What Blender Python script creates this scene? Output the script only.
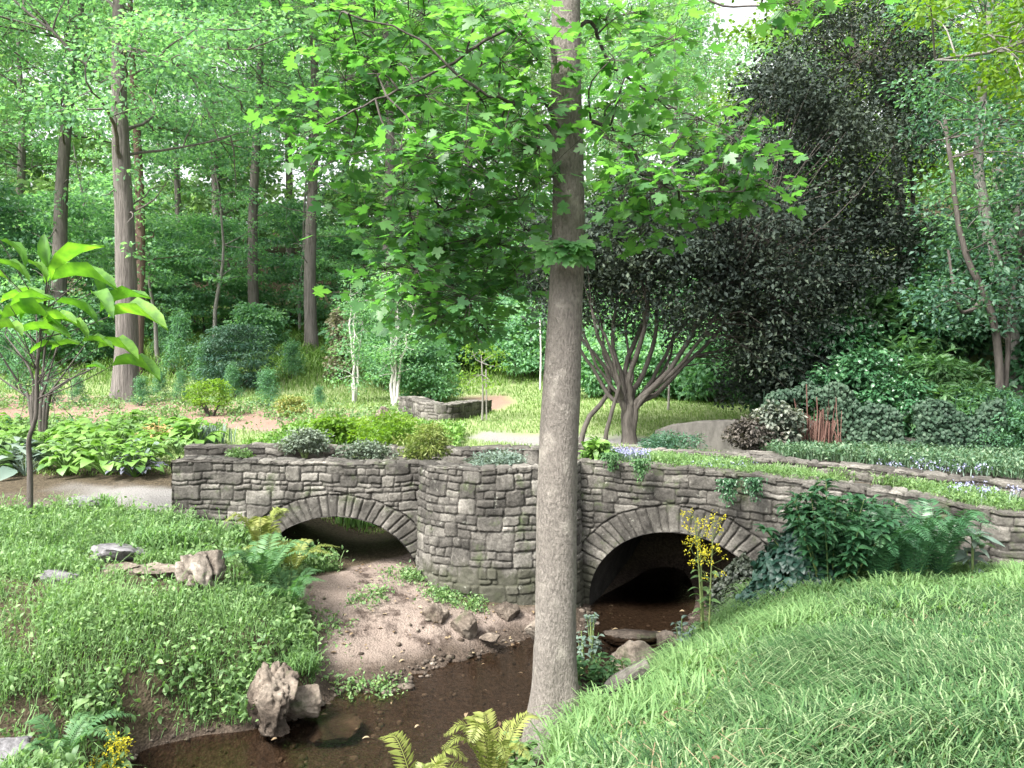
import bpy, math, random
import numpy as np

# ------------------------------------------------------------------ camera, sky, sun, exposure
scene = bpy.context.scene
for o in list(bpy.data.objects):
    bpy.data.objects.remove(o)
FX = 800.0          # focal length in pixels of the 1024 wide frame
ZC = 3.25           # eye height above the stream
HOR = 345.0         # horizon row
cam_d = bpy.data.cameras.new('camera')
cam_d.sensor_width = 36.0
cam_d.lens = FX / 1024.0 * 36.0
cam_d.shift_y = (HOR - 384.0) / 1024.0
cam_d.clip_start = 0.05
cam_d.clip_end = 1000.0
cam = bpy.data.objects.new('camera', cam_d)
scene.collection.objects.link(cam)
cam.location = (0, 0, ZC)
cam.rotation_euler = (math.radians(90), 0, 0)
scene.camera = cam

SUN_EL, SUN_AZ = math.radians(52), math.radians(-135)     # azimuth clockwise from +Y
world = bpy.data.worlds.new('World')
scene.world = world
world.use_nodes = True
wn = world.node_tree
wn.nodes.clear()
w_out = wn.nodes.new('ShaderNodeOutputWorld')
w_bg = wn.nodes.new('ShaderNodeBackground')
w_sky = wn.nodes.new('ShaderNodeTexSky')
w_sky.sky_type = 'NISHITA'
w_sky.sun_disc = False
w_sky.sun_elevation = SUN_EL
w_sky.sun_rotation = SUN_AZ
w_sky.air_density = 1.0
w_sky.dust_density = 6.0
w_hsv = wn.nodes.new('ShaderNodeHueSaturation')
w_hsv.inputs['Saturation'].default_value = 0.15          # thin white overcast
w_hsv.inputs['Value'].default_value = 1.0
w_bg.inputs['Strength'].default_value = 0.15
wn.links.new(w_sky.outputs[0], w_hsv.inputs['Color'])
wn.links.new(w_hsv.outputs[0], w_bg.inputs['Color'])
wn.links.new(w_bg.outputs[0], w_out.inputs['Surface'])

sun_d = bpy.data.lights.new('sun', 'SUN')
sun_d.energy = 3.0
sun_d.angle = math.radians(18)
sun_d.color = (1.0, 0.95, 0.87)
sun = bpy.data.objects.new('sun', sun_d)
scene.collection.objects.link(sun)
sun.rotation_euler = (math.radians(90) - SUN_EL, 0, math.pi - SUN_AZ)

scene.view_settings.view_transform = 'Standard'
scene.view_settings.look = 'None'
scene.view_settings.gamma = 1.0
scene.view_settings.use_curve_mapping = False
scene.view_settings.exposure = 1.9
scene.render.engine = 'CYCLES'
scene.cycles.max_bounces = 8
scene.cycles.diffuse_bounces = 4
scene.cycles.glossy_bounces = 2
scene.cycles.transmission_bounces = 4
scene.cycles.transparent_max_bounces = 8
scene.cycles.use_denoising = True

rng = np.random.default_rng(7)

# ------------------------------------------------------------------ small helpers
def smooth(a, b, x):
    t = np.clip((x - a) / (b - a), 0, 1)
    return t * t * (3 - 2 * t)

def at(px, py, d):
    """world point seen at picture position px,py at distance d"""
    return np.array([(px - 512) / FX * d, d, ZC - (py - HOR) / FX * d])

def _hash(ix, iy, iz, seed):
    h = (ix.astype(np.int64) * 374761393 + iy.astype(np.int64) * 668265263 + iz.astype(np.int64) * 2147483647 + seed * 144269) & 0xFFFFFFFF
    h = ((h ^ (h >> 13)) * 1274126177) & 0xFFFFFFFF
    h = ((h ^ (h >> 16)) * 2246822519) & 0xFFFFFFFF
    return ((h ^ (h >> 15)) & 0xFFFFFF) / float(0xFFFFFF)

def noise(x, y, z=0.0, seed=0):
    x, y, z = np.broadcast_arrays(np.asarray(x, float), np.asarray(y, float), np.asarray(z, float))
    fx, fy, fz = np.floor(x), np.floor(y), np.floor(z)
    ux, uy, uz = x - fx, y - fy, z - fz
    ux, uy, uz = [u * u * (3 - 2 * u) for u in (ux, uy, uz)]
    r = 0
    for i in (0, 1):
        for j in (0, 1):
            for k in (0, 1):
                w = (ux if i else 1 - ux) * (uy if j else 1 - uy) * (uz if k else 1 - uz)
                r = r + w * _hash(fx + i, fy + j, fz + k, seed)
    return r * 2 - 1

def fbm(x, y, z=0.0, seed=0, oct=3):
    r, a = 0, 1.0
    for o in range(oct):
        f = 2.03 ** o
        r = r + a * noise(np.asarray(x) * f, np.asarray(y) * f, np.asarray(z) * f, seed + o * 17)
        a *= 0.5
    return r / 1.75

def unit(v):
    v = np.asarray(v, float)
    return v / np.maximum(np.linalg.norm(v, axis=-1, keepdims=True), 1e-9)

class MB:
    """collects vertices, faces and a tint per vertex for ONE mesh"""
    def __init__(self):
        self.V, self.F, self.T, self.n = [], [], [], 0
    def add(self, V, faces, tint=0.5):
        V = np.asarray(V, np.float32).reshape(-1, 3)
        if not isinstance(faces, (list, tuple)):
            faces = [faces]
        for f in faces:
            f = np.asarray(f, np.int64)
            if f.size:
                self.F.append(f + self.n)
        t = np.empty(len(V), np.float32); t[:] = tint
        self.V.append(V); self.T.append(t); self.n += len(V)
        return self
    def mesh(self, name, mat, smooth_=True, mats=None):
        me = bpy.data.meshes.new(name)
        if self.n:
            V = np.concatenate(self.V); T = np.concatenate(self.T)
            idx = np.concatenate([f.ravel() for f in self.F])
            cnt = np.concatenate([np.full(f.shape[0], f.shape[1], np.int64) for f in self.F])
            st = np.concatenate([[0], np.cumsum(cnt)[:-1]])
            me.vertices.add(len(V)); me.vertices.foreach_set('co', V.ravel())
            me.loops.add(len(idx)); me.loops.foreach_set('vertex_index', idx.astype(np.int32))
            me.polygons.add(len(cnt)); me.polygons.foreach_set('loop_start', st.astype(np.int32))
            me.update(calc_edges=True)
            a = me.attributes.new('tint', 'FLOAT', 'POINT'); a.data.foreach_set('value', T)
            if smooth_:
                me.polygons.foreach_set('use_smooth', np.ones(len(cnt), bool))
        me.materials.append(mat)
        return me

def link(name, data, parent=None, loc=None):
    o = bpy.data.objects.new(name, data)
    scene.collection.objects.link(o)
    if parent is not None:
        o.parent = parent
    if loc is not None:
        o.location = [float(c) for c in loc]
    return o

def tag(o, label=None, cat=None, group=None, kind=None):
    if label: o['label'] = label
    if cat: o['category'] = cat
    if group: o['group'] = group
    if kind: o['kind'] = kind
    return o

def thing(name, label, cat, loc, group=None):
    return tag(link(name, None, None, loc), label, cat, group)

def copy_thing(root, loc, rotz, sc, label, group=None, name=None):
    r = root.copy(); scene.collection.objects.link(r)
    if name: r.name = name
    r.location = [float(c) for c in loc]; r.rotation_euler = (0, 0, rotz)
    r.scale = (sc, sc, sc) if np.isscalar(sc) else sc
    r['label'] = label
    if group: r['group'] = group
    for ch in list(root.children):
        c = ch.copy(); scene.collection.objects.link(c); c.parent = r
        for g in ch.children:
            d = g.copy(); scene.collection.objects.link(d); d.parent = c
    return r

def grid_faces(nu, nv, wrap_u=False):
    """index = i*nv + j"""
    iu = nu if wrap_u else nu - 1
    i, j = np.meshgrid(np.arange(iu), np.arange(nv - 1), indexing='ij')
    i2 = (i + 1) % nu
    return np.stack([i * nv + j, i2 * nv + j, i2 * nv + j + 1, i * nv + j + 1], -1).reshape(-1, 4)

def tube(pts, rad, n=7, bump=0.0, seed=0, freq=3.0, flare=None):
    pts = np.asarray(pts, float); rad = np.broadcast_to(np.asarray(rad, float), (len(pts),))
    t = np.gradient(pts, axis=0); t = unit(t)
    ref = np.array([1.0, 0.13, 0.07]) if abs(t[0][0]) < 0.8 else np.array([0.1, 1.0, 0.1])
    a = unit(np.cross(t, ref)); b = np.cross(t, a)
    ang = np.linspace(0, 2 * np.pi, n, endpoint=False)
    c, s = np.cos(ang), np.sin(ang)
    dirs = a[:, None, :] * c[None, :, None] + b[:, None, :] * s[None, :, None]
    r = rad[:, None] * np.ones((1, n))
    V = pts[:, None, :] + dirs * r[..., None]
    if bump:
        k = 1 + bump * fbm(V[..., 0] * freq, V[..., 1] * freq, V[..., 2] * freq * 0.45, seed)
        if flare is not None: k = k * flare(pts, ang)
        V = pts[:, None, :] + dirs * (r * k)[..., None]
    F = grid_faces(len(pts), n)
    # wrap around
    i = np.arange(len(pts) - 1)
    W = np.stack([i * n + n - 1, (i + 1) * n + n - 1, (i + 1) * n, i * n], -1)
    return V.reshape(-1, 3), np.concatenate([F, W])

def curve_pts(P, n):
    """smooth curve through the control points P (Catmull-Rom)"""
    P = np.asarray(P, float)
    if len(P) == 2:
        return P[0] + (P[1] - P[0]) * np.linspace(0, 1, n)[:, None]
    Q = np.vstack([2 * P[0] - P[1], P, 2 * P[-1] - P[-2]])
    u = np.linspace(0, len(P) - 1 - 1e-6, n); k = u.astype(int); f = (u - k)[:, None]
    p0, p1, p2, p3 = Q[k], Q[k + 1], Q[k + 2], Q[k + 3]
    return 0.5 * (2 * p1 + (p2 - p0) * f + (2 * p0 - 5 * p1 + 4 * p2 - p3) * f ** 2 + (3 * p1 - p0 - 3 * p2 + p3) * f ** 3)

# leaf templates: x along the leaf, y across, z out of the blade; lists of face arrays
def leaf_simple(w=0.5, fold=0.12):
    return np.array([[0, 0, 0], [.45, -w / 2, fold], [1, 0, -0.08], [.45, w / 2, fold]], float), [np.array([[0, 1, 2], [0, 2, 3]])]
def leaf_quad(w=0.6):
    return np.array([[0, 0, 0], [.45, -w / 2, .06], [1, 0, -.06], [.45, w / 2, .06]], float), [np.array([[0, 1, 2, 3]])]
def leaf_oval(w=0.5, droop=0.15, fold=0.1, wave=0.0):
    xs = np.array([0, .12, .35, .62, .85, 1.0]); ws = np.array([0.02, .55, 1, .95, .5, 0.02]) * w / 2
    V = []
    for k, (x, h) in enumerate(zip(xs, ws)):
        z = 0.12 * math.sin(x * 3.1) - droop * x * x
        wv = wave * (1 if k % 2 else -1)
        V += [[x, -h, z + fold * h / (w / 2) * .5 + wv], [x, 0, z], [x, h, z + fold * h / (w / 2) * .5 - wv]]
    F = []
    for k in range(5):
        for j in (0, 1):
            F.append([3 * k + j, 3 * k + 3 + j, 3 * k + 4 + j, 3 * k + 1 + j])
    return np.array(V), [np.array(F)]
def leaf_maple():
    half = [(0.0, 0.0), (-0.02, .1), (-.13, .22), (.02, .26), (.0, .42), (.12, .34), (.20, .40), (.42, .56), (.44, .44), (.58, .46), (.50, .30), (.46, .18), (.66, .20), (.72, .26), (.82, .12), (1.0, 0.0)]
    V = [(x, 0, 0) for x in (0, 1.0)]
    V = []; F1 = []; F2 = []
    n = len(half)
    for (x, y) in half: V.append((x, y, 0.10 * y - 0.10 * x * x - 0.25 * y * y))
    for (x, y) in half[1:-1]: V.append((x, -y, 0.10 * y - 0.10 * x * x - 0.25 * y * y))
    F1 = [list(range(n - 1, -1, -1))]
    F2 = [[0] + list(range(n, n + n - 2)) + [n - 1]]
    return np.array(V, float), [np.array(F1), np.array(F2)]

def scatter_leaves(mb, tpl, pos, dirs, nrm, size, tint):
    """one leaf at every pos, pointing along dirs, blade facing nrm"""
    V0, F0 = tpl
    pos = np.asarray(pos, float); N = len(pos)
    if N == 0: return
    x = unit(np.broadcast_to(dirs, (N, 3))); z = np.broadcast_to(nrm, (N, 3))
    y = unit(np.cross(z, x)); z = np.cross(x, y)
    s = np.broadcast_to(np.asarray(size, float), (N,))
    V = pos[:, None, :] + s[:, None, None] * (V0[None, :, 0:1] * x[:, None, :] + V0[None, :, 1:2] * y[:, None, :] + V0[None, :, 2:3] * z[:, None, :])
    m = len(V0); off = (np.arange(N) * m)[:, None, None]
    F = [(f[None] + off).reshape(-1, f.shape[1]) for f in F0]
    t = np.repeat(np.broadcast_to(np.asarray(tint, float), (N,)), m)
    mb.add(V.reshape(-1, 3), F, t)

def rdir(n, up=0.0, r=rng):
    v = r.normal(size=(n, 3)); v[:, 2] += up
    return unit(v)
def rnormal(n, spread=0.5, r=rng):
    v = r.normal(size=(n, 3)) * spread; v[:, 2] += 1.0
    return unit(v)

# ------------------------------------------------------------------ materials
def new_mat(name):
    m = bpy.data.materials.new(name); m.use_nodes = True
    nt = m.node_tree; nt.nodes.clear()
    out = nt.nodes.new('ShaderNodeOutputMaterial')
    return m, nt, out
def nd(nt, typ, **kw):
    n = nt.nodes.new(typ)
    for k, v in kw.items(): setattr(n, k, v)
    return n
def ramp(nt, fac, cols, pos=None):
    r = nt.nodes.new('ShaderNodeValToRGB')
    pos = pos or list(np.linspace(0, 1, len(cols)))
    el = r.color_ramp.elements
    while len(el) < len(cols): el.new(0.5)
    for e, c, p in zip(el, cols, pos): e.position = p; e.color = (*c, 1)
    nt.links.new(fac, r.inputs[0])
    return r.outputs[0]
def coords(nt, scale=(1, 1, 1)):
    tc = nd(nt, 'ShaderNodeNewGeometry'); mp = nd(nt, 'ShaderNodeMapping')
    mp.inputs['Scale'].default_value = scale
    nt.links.new(tc.outputs['Position'], mp.inputs['Vector'])
    return mp.outputs[0]
def obj_coords(nt, scale=(1, 1, 1)):
    tc = nd(nt, 'ShaderNodeTexCoord'); mp = nd(nt, 'ShaderNodeMapping')
    mp.inputs['Scale'].default_value = scale
    nt.links.new(tc.outputs['Object'], mp.inputs['Vector'])
    return mp.outputs[0]
def tex_noise(nt, vec, scale, detail=4, rough=0.55):
    n = nd(nt, 'ShaderNodeTexNoise')
    n.inputs['Scale'].default_value = scale; n.inputs['Detail'].default_value = detail; n.inputs['Roughness'].default_value = rough
    if vec is not None: nt.links.new(vec, n.inputs['Vector'])
    return n.outputs['Fac']
def mixcol(nt, fac, a, b, mode='MIX'):
    m = nd(nt, 'ShaderNodeMix', data_type='RGBA', blend_type=mode)
    for sock, v in ((m.inputs[0], fac), (m.inputs[6], a), (m.inputs[7], b)):
        if hasattr(v, 'is_output'): nt.links.new(v, sock)
        elif isinstance(v, (int, float)): sock.default_value = v
        else: sock.default_value = (*v, 1)
    return m.outputs[2]
def attr(nt, name):
    a = nd(nt, 'ShaderNodeAttribute'); a.attribute_name = name
    return a
def bsdf(nt, col, rough=0.7, spec=0.3, normal=None):
    b = nd(nt, 'ShaderNodeBsdfPrincipled')
    if hasattr(col, 'is_output'): nt.links.new(col, b.inputs['Base Color'])
    else: b.inputs['Base Color'].default_value = (*col, 1)
    b.inputs['Roughness'].default_value = rough
    b.inputs['Specular IOR Level'].default_value = spec
    if normal is not None: nt.links.new(normal, b.inputs['Normal'])
    return b
def bump(nt, h, strength=0.5, dist=0.02):
    b = nd(nt, 'ShaderNodeBump'); b.inputs['Strength'].default_value = strength; b.inputs['Distance'].default_value = dist
    nt.links.new(h, b.inputs['Height'])
    return b.outputs[0]

def leaf_mat(name, cols, trans=0.4, rough=0.5, spec=0.35, yellow=(1.1, 1.3, 0.6), patch=0.0):
    m, nt, out = new_mat(name)
    t = attr(nt, 'tint').outputs['Fac']
    c = ramp(nt, t, cols)
    if patch:
        f = tex_noise(nt, coords(nt), patch, 2)
        c = mixcol(nt, 1.0, c, ramp(nt, f, [(.65, .7, .75), (1.25, 1.2, 1.0)], [.35, .65]), 'MULTIPLY')
    b = bsdf(nt, c, rough, spec)
    tr = nd(nt, 'ShaderNodeBsdfTranslucent')
    nt.links.new(mixcol(nt, 1.0, c, yellow, 'MULTIPLY'), tr.inputs['Color'])
    mx = nd(nt, 'ShaderNodeMixShader'); mx.inputs[0].default_value = trans
    nt.links.new(b.outputs[0], mx.inputs[1]); nt.links.new(tr.outputs[0], mx.inputs[2])
    nt.links.new(mx.outputs[0], out.inputs[0])
    return m

def bark_mat(name, dark, light, zs=0.25, scale=18, strength=0.7, dist=0.02, lichen=None):
    m, nt, out = new_mat(name)
    v = coords(nt, (1, 1, zs))
    n1 = tex_noise(nt, v, scale, 5, .65); n2 = tex_noise(nt, coords(nt), 2.3, 3)
    c = ramp(nt, n1, [dark, light], [.36, .66])
    c = mixcol(nt, n2, c, tuple(x * 0.72 for x in light))
    if lichen is not None:
        f = tex_noise(nt, coords(nt), 5.5, 4, .6)
        c = mixcol(nt, ramp(nt, f, [(0, 0, 0), (.8, .8, .8)], [.55, .68]), c, lichen)
    b = bsdf(nt, c, .9, .15, bump(nt, n1, strength, dist))
    nt.links.new(b.outputs[0], out.inputs[0])
    return m

def stone_mat(name, cols, moss=None, fine=38, bumpd=0.012, stain=(0.56, 0.55, 0.53), damp=False):
    """tint -> tone of each stone; tint below 0 is mortar"""
    m, nt, out = new_mat(name)
    t = attr(nt, 'tint').outputs['Fac']
    c = ramp(nt, t, [(.055, .051, .046)] + list(cols), [0.0] + list(np.linspace(.12, 1, len(cols))))
    n1 = tex_noise(nt, coords(nt), fine, 5, .7)
    n2 = tex_noise(nt, coords(nt), 6.0, 5, .65)
    n3 = tex_noise(nt, coords(nt), 1.4, 4, .6)
    c = mixcol(nt, 1.0, c, ramp(nt, n1, [(.62, .61, .6), (1.3, 1.3, 1.3)], [.34, .68]), 'MULTIPLY')
    c = mixcol(nt, 1.0, c, ramp(nt, n2, [(.6, .6, .6), (1.2, 1.2, 1.2)], [.32, .62]), 'MULTIPLY')
    c = mixcol(nt, 1.0, c, ramp(nt, n3, [stain, (1.12, 1.1, 1.06)], [.40, .58]), 'MULTIPLY')
    if moss:
        f = tex_noise(nt, coords(nt), 3.2, 5, .7)
        c = mixcol(nt, ramp(nt, f, [(0, 0, 0), (.8, .8, .8)], [.55, .68]), c, moss)
    if damp:      # moss and silt stains just above the water line, with a ragged upper edge
        g = nd(nt, 'ShaderNodeNewGeometry'); sp = nd(nt, 'ShaderNodeSeparateXYZ'); nt.links.new(g.outputs['Position'], sp.inputs[0])
        ad = nd(nt, 'ShaderNodeMath', operation='MULTIPLY_ADD'); ad.inputs[1].default_value = -1.1
        nt.links.new(tex_noise(nt, coords(nt, (1.5, 1.5, .6)), 2.2, 5, .7), ad.inputs[0]); nt.links.new(sp.outputs['Z'], ad.inputs[2])
        c = mixcol(nt, ramp(nt, ad.outputs[0], [(.75, .75, .75), (0, 0, 0)], [.0, .12]), c, (.045, .046, .032))
        f2 = tex_noise(nt, coords(nt), 9, 4, .7)    # pale lichen spots
        c = mixcol(nt, ramp(nt, f2, [(0, 0, 0), (.55, .55, .55)], [.63, .70]), c, (.24, .24, .21))
    h = mixcol(nt, .4, n1, n2)
    b = bsdf(nt, c, .92, .18, bump(nt, h, .8, bumpd))
    nt.links.new(b.outputs[0], out.inputs[0])
    return m
# ------------------------------------------------------------------ terrain height
CP = [  # picture x, picture y, height  (where each bit of ground stands)
 (0,768,.62),(100,700,.42),(100,650,.72),(100,560,1.0),(30,520,1.15),(100,492,1.2),(20,600,.95),
 (150,745,.0),(200,735,.0),(270,725,.0),(310,712,.0),(330,692,.02),(385,692,.0),(450,665,.0),(530,637,.0),
 (200,690,.30),(150,700,.34),(60,735,.34),(0,700,.62),(0,640,.82),(250,640,.6),(290,650,.42),(200,590,.85),(260,590,.7),
 (230,535,.9),(180,522,1.08),(290,562,.62),(310,600,.45),(350,575,.5),(400,580,.42),(350,640,.24),(320,670,.10),
 (430,620,.27),(480,630,.14),(500,608,.22),(560,612,.16),(470,600,.26),
 (553,740,.28),(600,715,.14),(600,735,.5),(620,712,.42),(650,672,.12),(650,690,.38),(700,640,.14),(710,655,.42),(600,768,.75),(700,700,.80),(800,650,.92),
 (760,620,.55),(800,600,.8),(900,600,.84),(1000,575,.88),(1000,650,1.2),(850,700,1.2),(900,768,1.5),(1024,768,1.56),(700,768,1.1),(550,768,.42),
 (770,590,.5),
]
WP = [ # world x, y, z
 (0,0,1.62),(1.5,0,1.62),(3,1.5,1.6),(6,2,1.55),(-1.0,2.2,1.3),(-3,1.5,1.2),(6,5,1.35),(7,8,1.05),(9,11,1.2),(8,9.5,1.1),
 (-.3,4.5,.62),(-1.2,4.2,.5),(-.4,5.6,-.08),(-.8,7.0,-.16),(-1.6,6.0,-.18),(-2.6,5.6,-.16),(-3.4,5.0,-.16),(-5,4.2,-.2),(-8,3.3,-.2),(-4.3,4.9,.3),(-6,5.4,.6),(-3,4.0,.4),(-5,3.0,.6),
 (.1,8.1,-.16),(.5,7.6,-.16),(1.0,8.4,-.14),(1.6,9.4,-.14),(1.1,9.6,-.05),(1.9,10.2,-.16),(2.2,11,-.16),(2.3,11.6,-.1),(2.5,12.5,.8),(2.7,13.2,1.3),(.9,10.4,.1),
 (-2.15,10,.45),(-2.15,11.2,.42),(-2.2,12.2,.34),(-2.2,13.3,.30),(-2.2,14.6,1.1),(-1.0,12.4,.8),(-3.5,12.4,.9),(-1.2,10.6,.5),(-3.2,10.6,.75),
 (1.4,12.8,.9),(4.0,12.6,.9),(.6,11.8,1.1),(3.4,11.2,1.0),(4.6,10.4,1.05),(5.0,9.0,.97),(4.2,9.6,1.0),(3.3,9.8,.6),
 (-5,10.8,1.2),(-7,10.8,1.2),(-10,10.8,1.22),(-5,12,1.22),(-8,12,1.24),(-7,8,1.05),(-9,6,.95),(-12,8,1.1),(-14,4,.9),(10,6,1.3),(12,2,1.5),(14,9,1.6),
 (-4,13.5,1.28),(0,13.5,1.25),(-8,14,1.3),(-13,13,1.3),(6,13,1.4),(2.6,14.5,1.25),(0,15,1.28),(-3,15.5,1.3),(-8,17,1.35),(5,15,1.4),(-14,17,1.35),
]
_c = [((px - 512) / FX * FX * (ZC - z) / (py - HOR), FX * (ZC - z) / (py - HOR), z) for px, py, z in CP] + WP
_c = np.array(_c)
def _phi(r): return np.sqrt(r * r + 0.12 ** 2)
_D = np.linalg.norm(_c[:, None, :2] - _c[None, :, :2], axis=-1)
_n = len(_c)
_A = np.zeros((_n + 3, _n + 3)); _A[:_n, :_n] = _phi(_D) - np.eye(_n) * 0.02
_A[:_n, _n] = 1; _A[:_n, _n + 1:] = _c[:, :2]; _A[_n, :_n] = 1; _A[_n + 1:, :_n] = _c[:, :2].T
_w = np.linalg.solve(_A, np.concatenate([_c[:, 2], [0, 0, 0]]))
def h_near(x, y):
    sh = x.shape; x = x.ravel(); y = y.ravel(); r = np.zeros(len(x))
    for k in range(_n):
        r += _w[k] * _phi(np.hypot(x - _c[k, 0], y - _c[k, 1]))
    return (r + _w[_n] + _w[_n + 1] * x + _w[_n + 2] * y).reshape(sh)
def h_far(x, y):
    z = 1.25 + 0.018 * np.clip(y - 12, 0, 100)
    z = z + 0.035 * np.clip(y - 15, 0, 14) * smooth(-2, 4, x)
    z = z + 0.125 * np.clip(y - 28, 0, 40) + 0.20 * np.clip(y - 42, 0, 30)
    z = z + 2.6 * smooth(5.0, 12.0, x + 0.25 * np.minimum(y - 13, 3) - .25 * np.clip(y - 16, 0, 30)) * smooth(12.6, 16, y) + 0.10 * np.clip(x - 9, 0, 40)
    z = z + 0.06 * np.clip(-x - 14, 0, 40)
    return z + 0.08 * fbm(x * .25, y * .25, 0, 3)
def H(x, y):
    x = np.asarray(x, float); y = np.asarray(y, float)
    x, y = np.broadcast_arrays(x, y)
    x = np.array(x, float); y = np.array(y, float)
    w = np.maximum(smooth(12.5, 15.5, y), smooth(10, 14, np.abs(x)))
    n = h_near(np.clip(x, -15, 15), np.clip(y, -2, 17))
    z = n * (1 - w) + h_far(x, y) * w
    return z + 0.022 * fbm(x * 2.2, y * 2.2, 0, 11) * (1 - smooth(20, 30, y))
def Hs(x, y): return float(H(np.array([x]), np.array([y]))[0])
def ground_at(px, d): 
    x = (px - 512) / FX * d
    return np.array([x, d, Hs(x, d)])

def sd_poly(px, py, P):
    """signed distance, negative inside"""
    P = np.asarray(P, float); d = np.full(px.shape, 1e9); ins = np.zeros(px.shape, bool)
    for i in range(len(P)):
        a, b = P[i], P[(i + 1) % len(P)]
        e = b - a; wx, wy = px - a[0], py - a[1]
        t = np.clip((wx * e[0] + wy * e[1]) / (e @ e), 0, 1)
        d = np.minimum(d, np.hypot(wx - t * e[0], wy - t * e[1]))
        c = ((a[1] > py) != (b[1] > py)) & (px < (b[0] - a[0]) * (py - a[1]) / (b[1] - a[1] + 1e-12) + a[0])
        ins ^= c
    return np.where(ins, -d, d)
SAND = [(-2.42,8.75),(-2.32,9.3),(-2.0,10.2),(-1.3,10.6),(-1.1,9.9),(-.75,9.35),(-.15,9.1),(.5,9.3),(.5,8.6),(-.1,8.3),(-.7,7.8),(-1.2,7.3),(-1.75,7.35),(-1.85,7.8),(-2.0,8.2)]
PATH = [(-30,11.6),(-9,11.7),(-4.3,11.6),(-4.0,10.9),(-3.9,10.2),(-4.9,10.3),(-9,10.5),(-30,10.6)]
MULCH = [(-17,18.5),(-10,17.6),(-6.5,17.6),(-4,18.0),(-2.6,19),(-3,21.5),(-6,23.2),(-9,25),(-13,27),(-20,25)]
LPATH = [(-.9,16.2),(.6,15.4),(4.6,15.0),(4.6,15.9),(1.2,16.6),(-.6,17.2)]
FPATH = [(-1.6,21.4),(-.4,21.6),(.1,23.5),(-.2,26.0),(-1.4,27.2),(-1.8,26.0),(-.9,24.0),(-1.8,22.6)]
SPATH = [(-8,18.6),(-4.0,17.0),(-1.8,17.4),(-1.6,18.0),(-3.6,17.9),(-7.6,19.4)]

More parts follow.
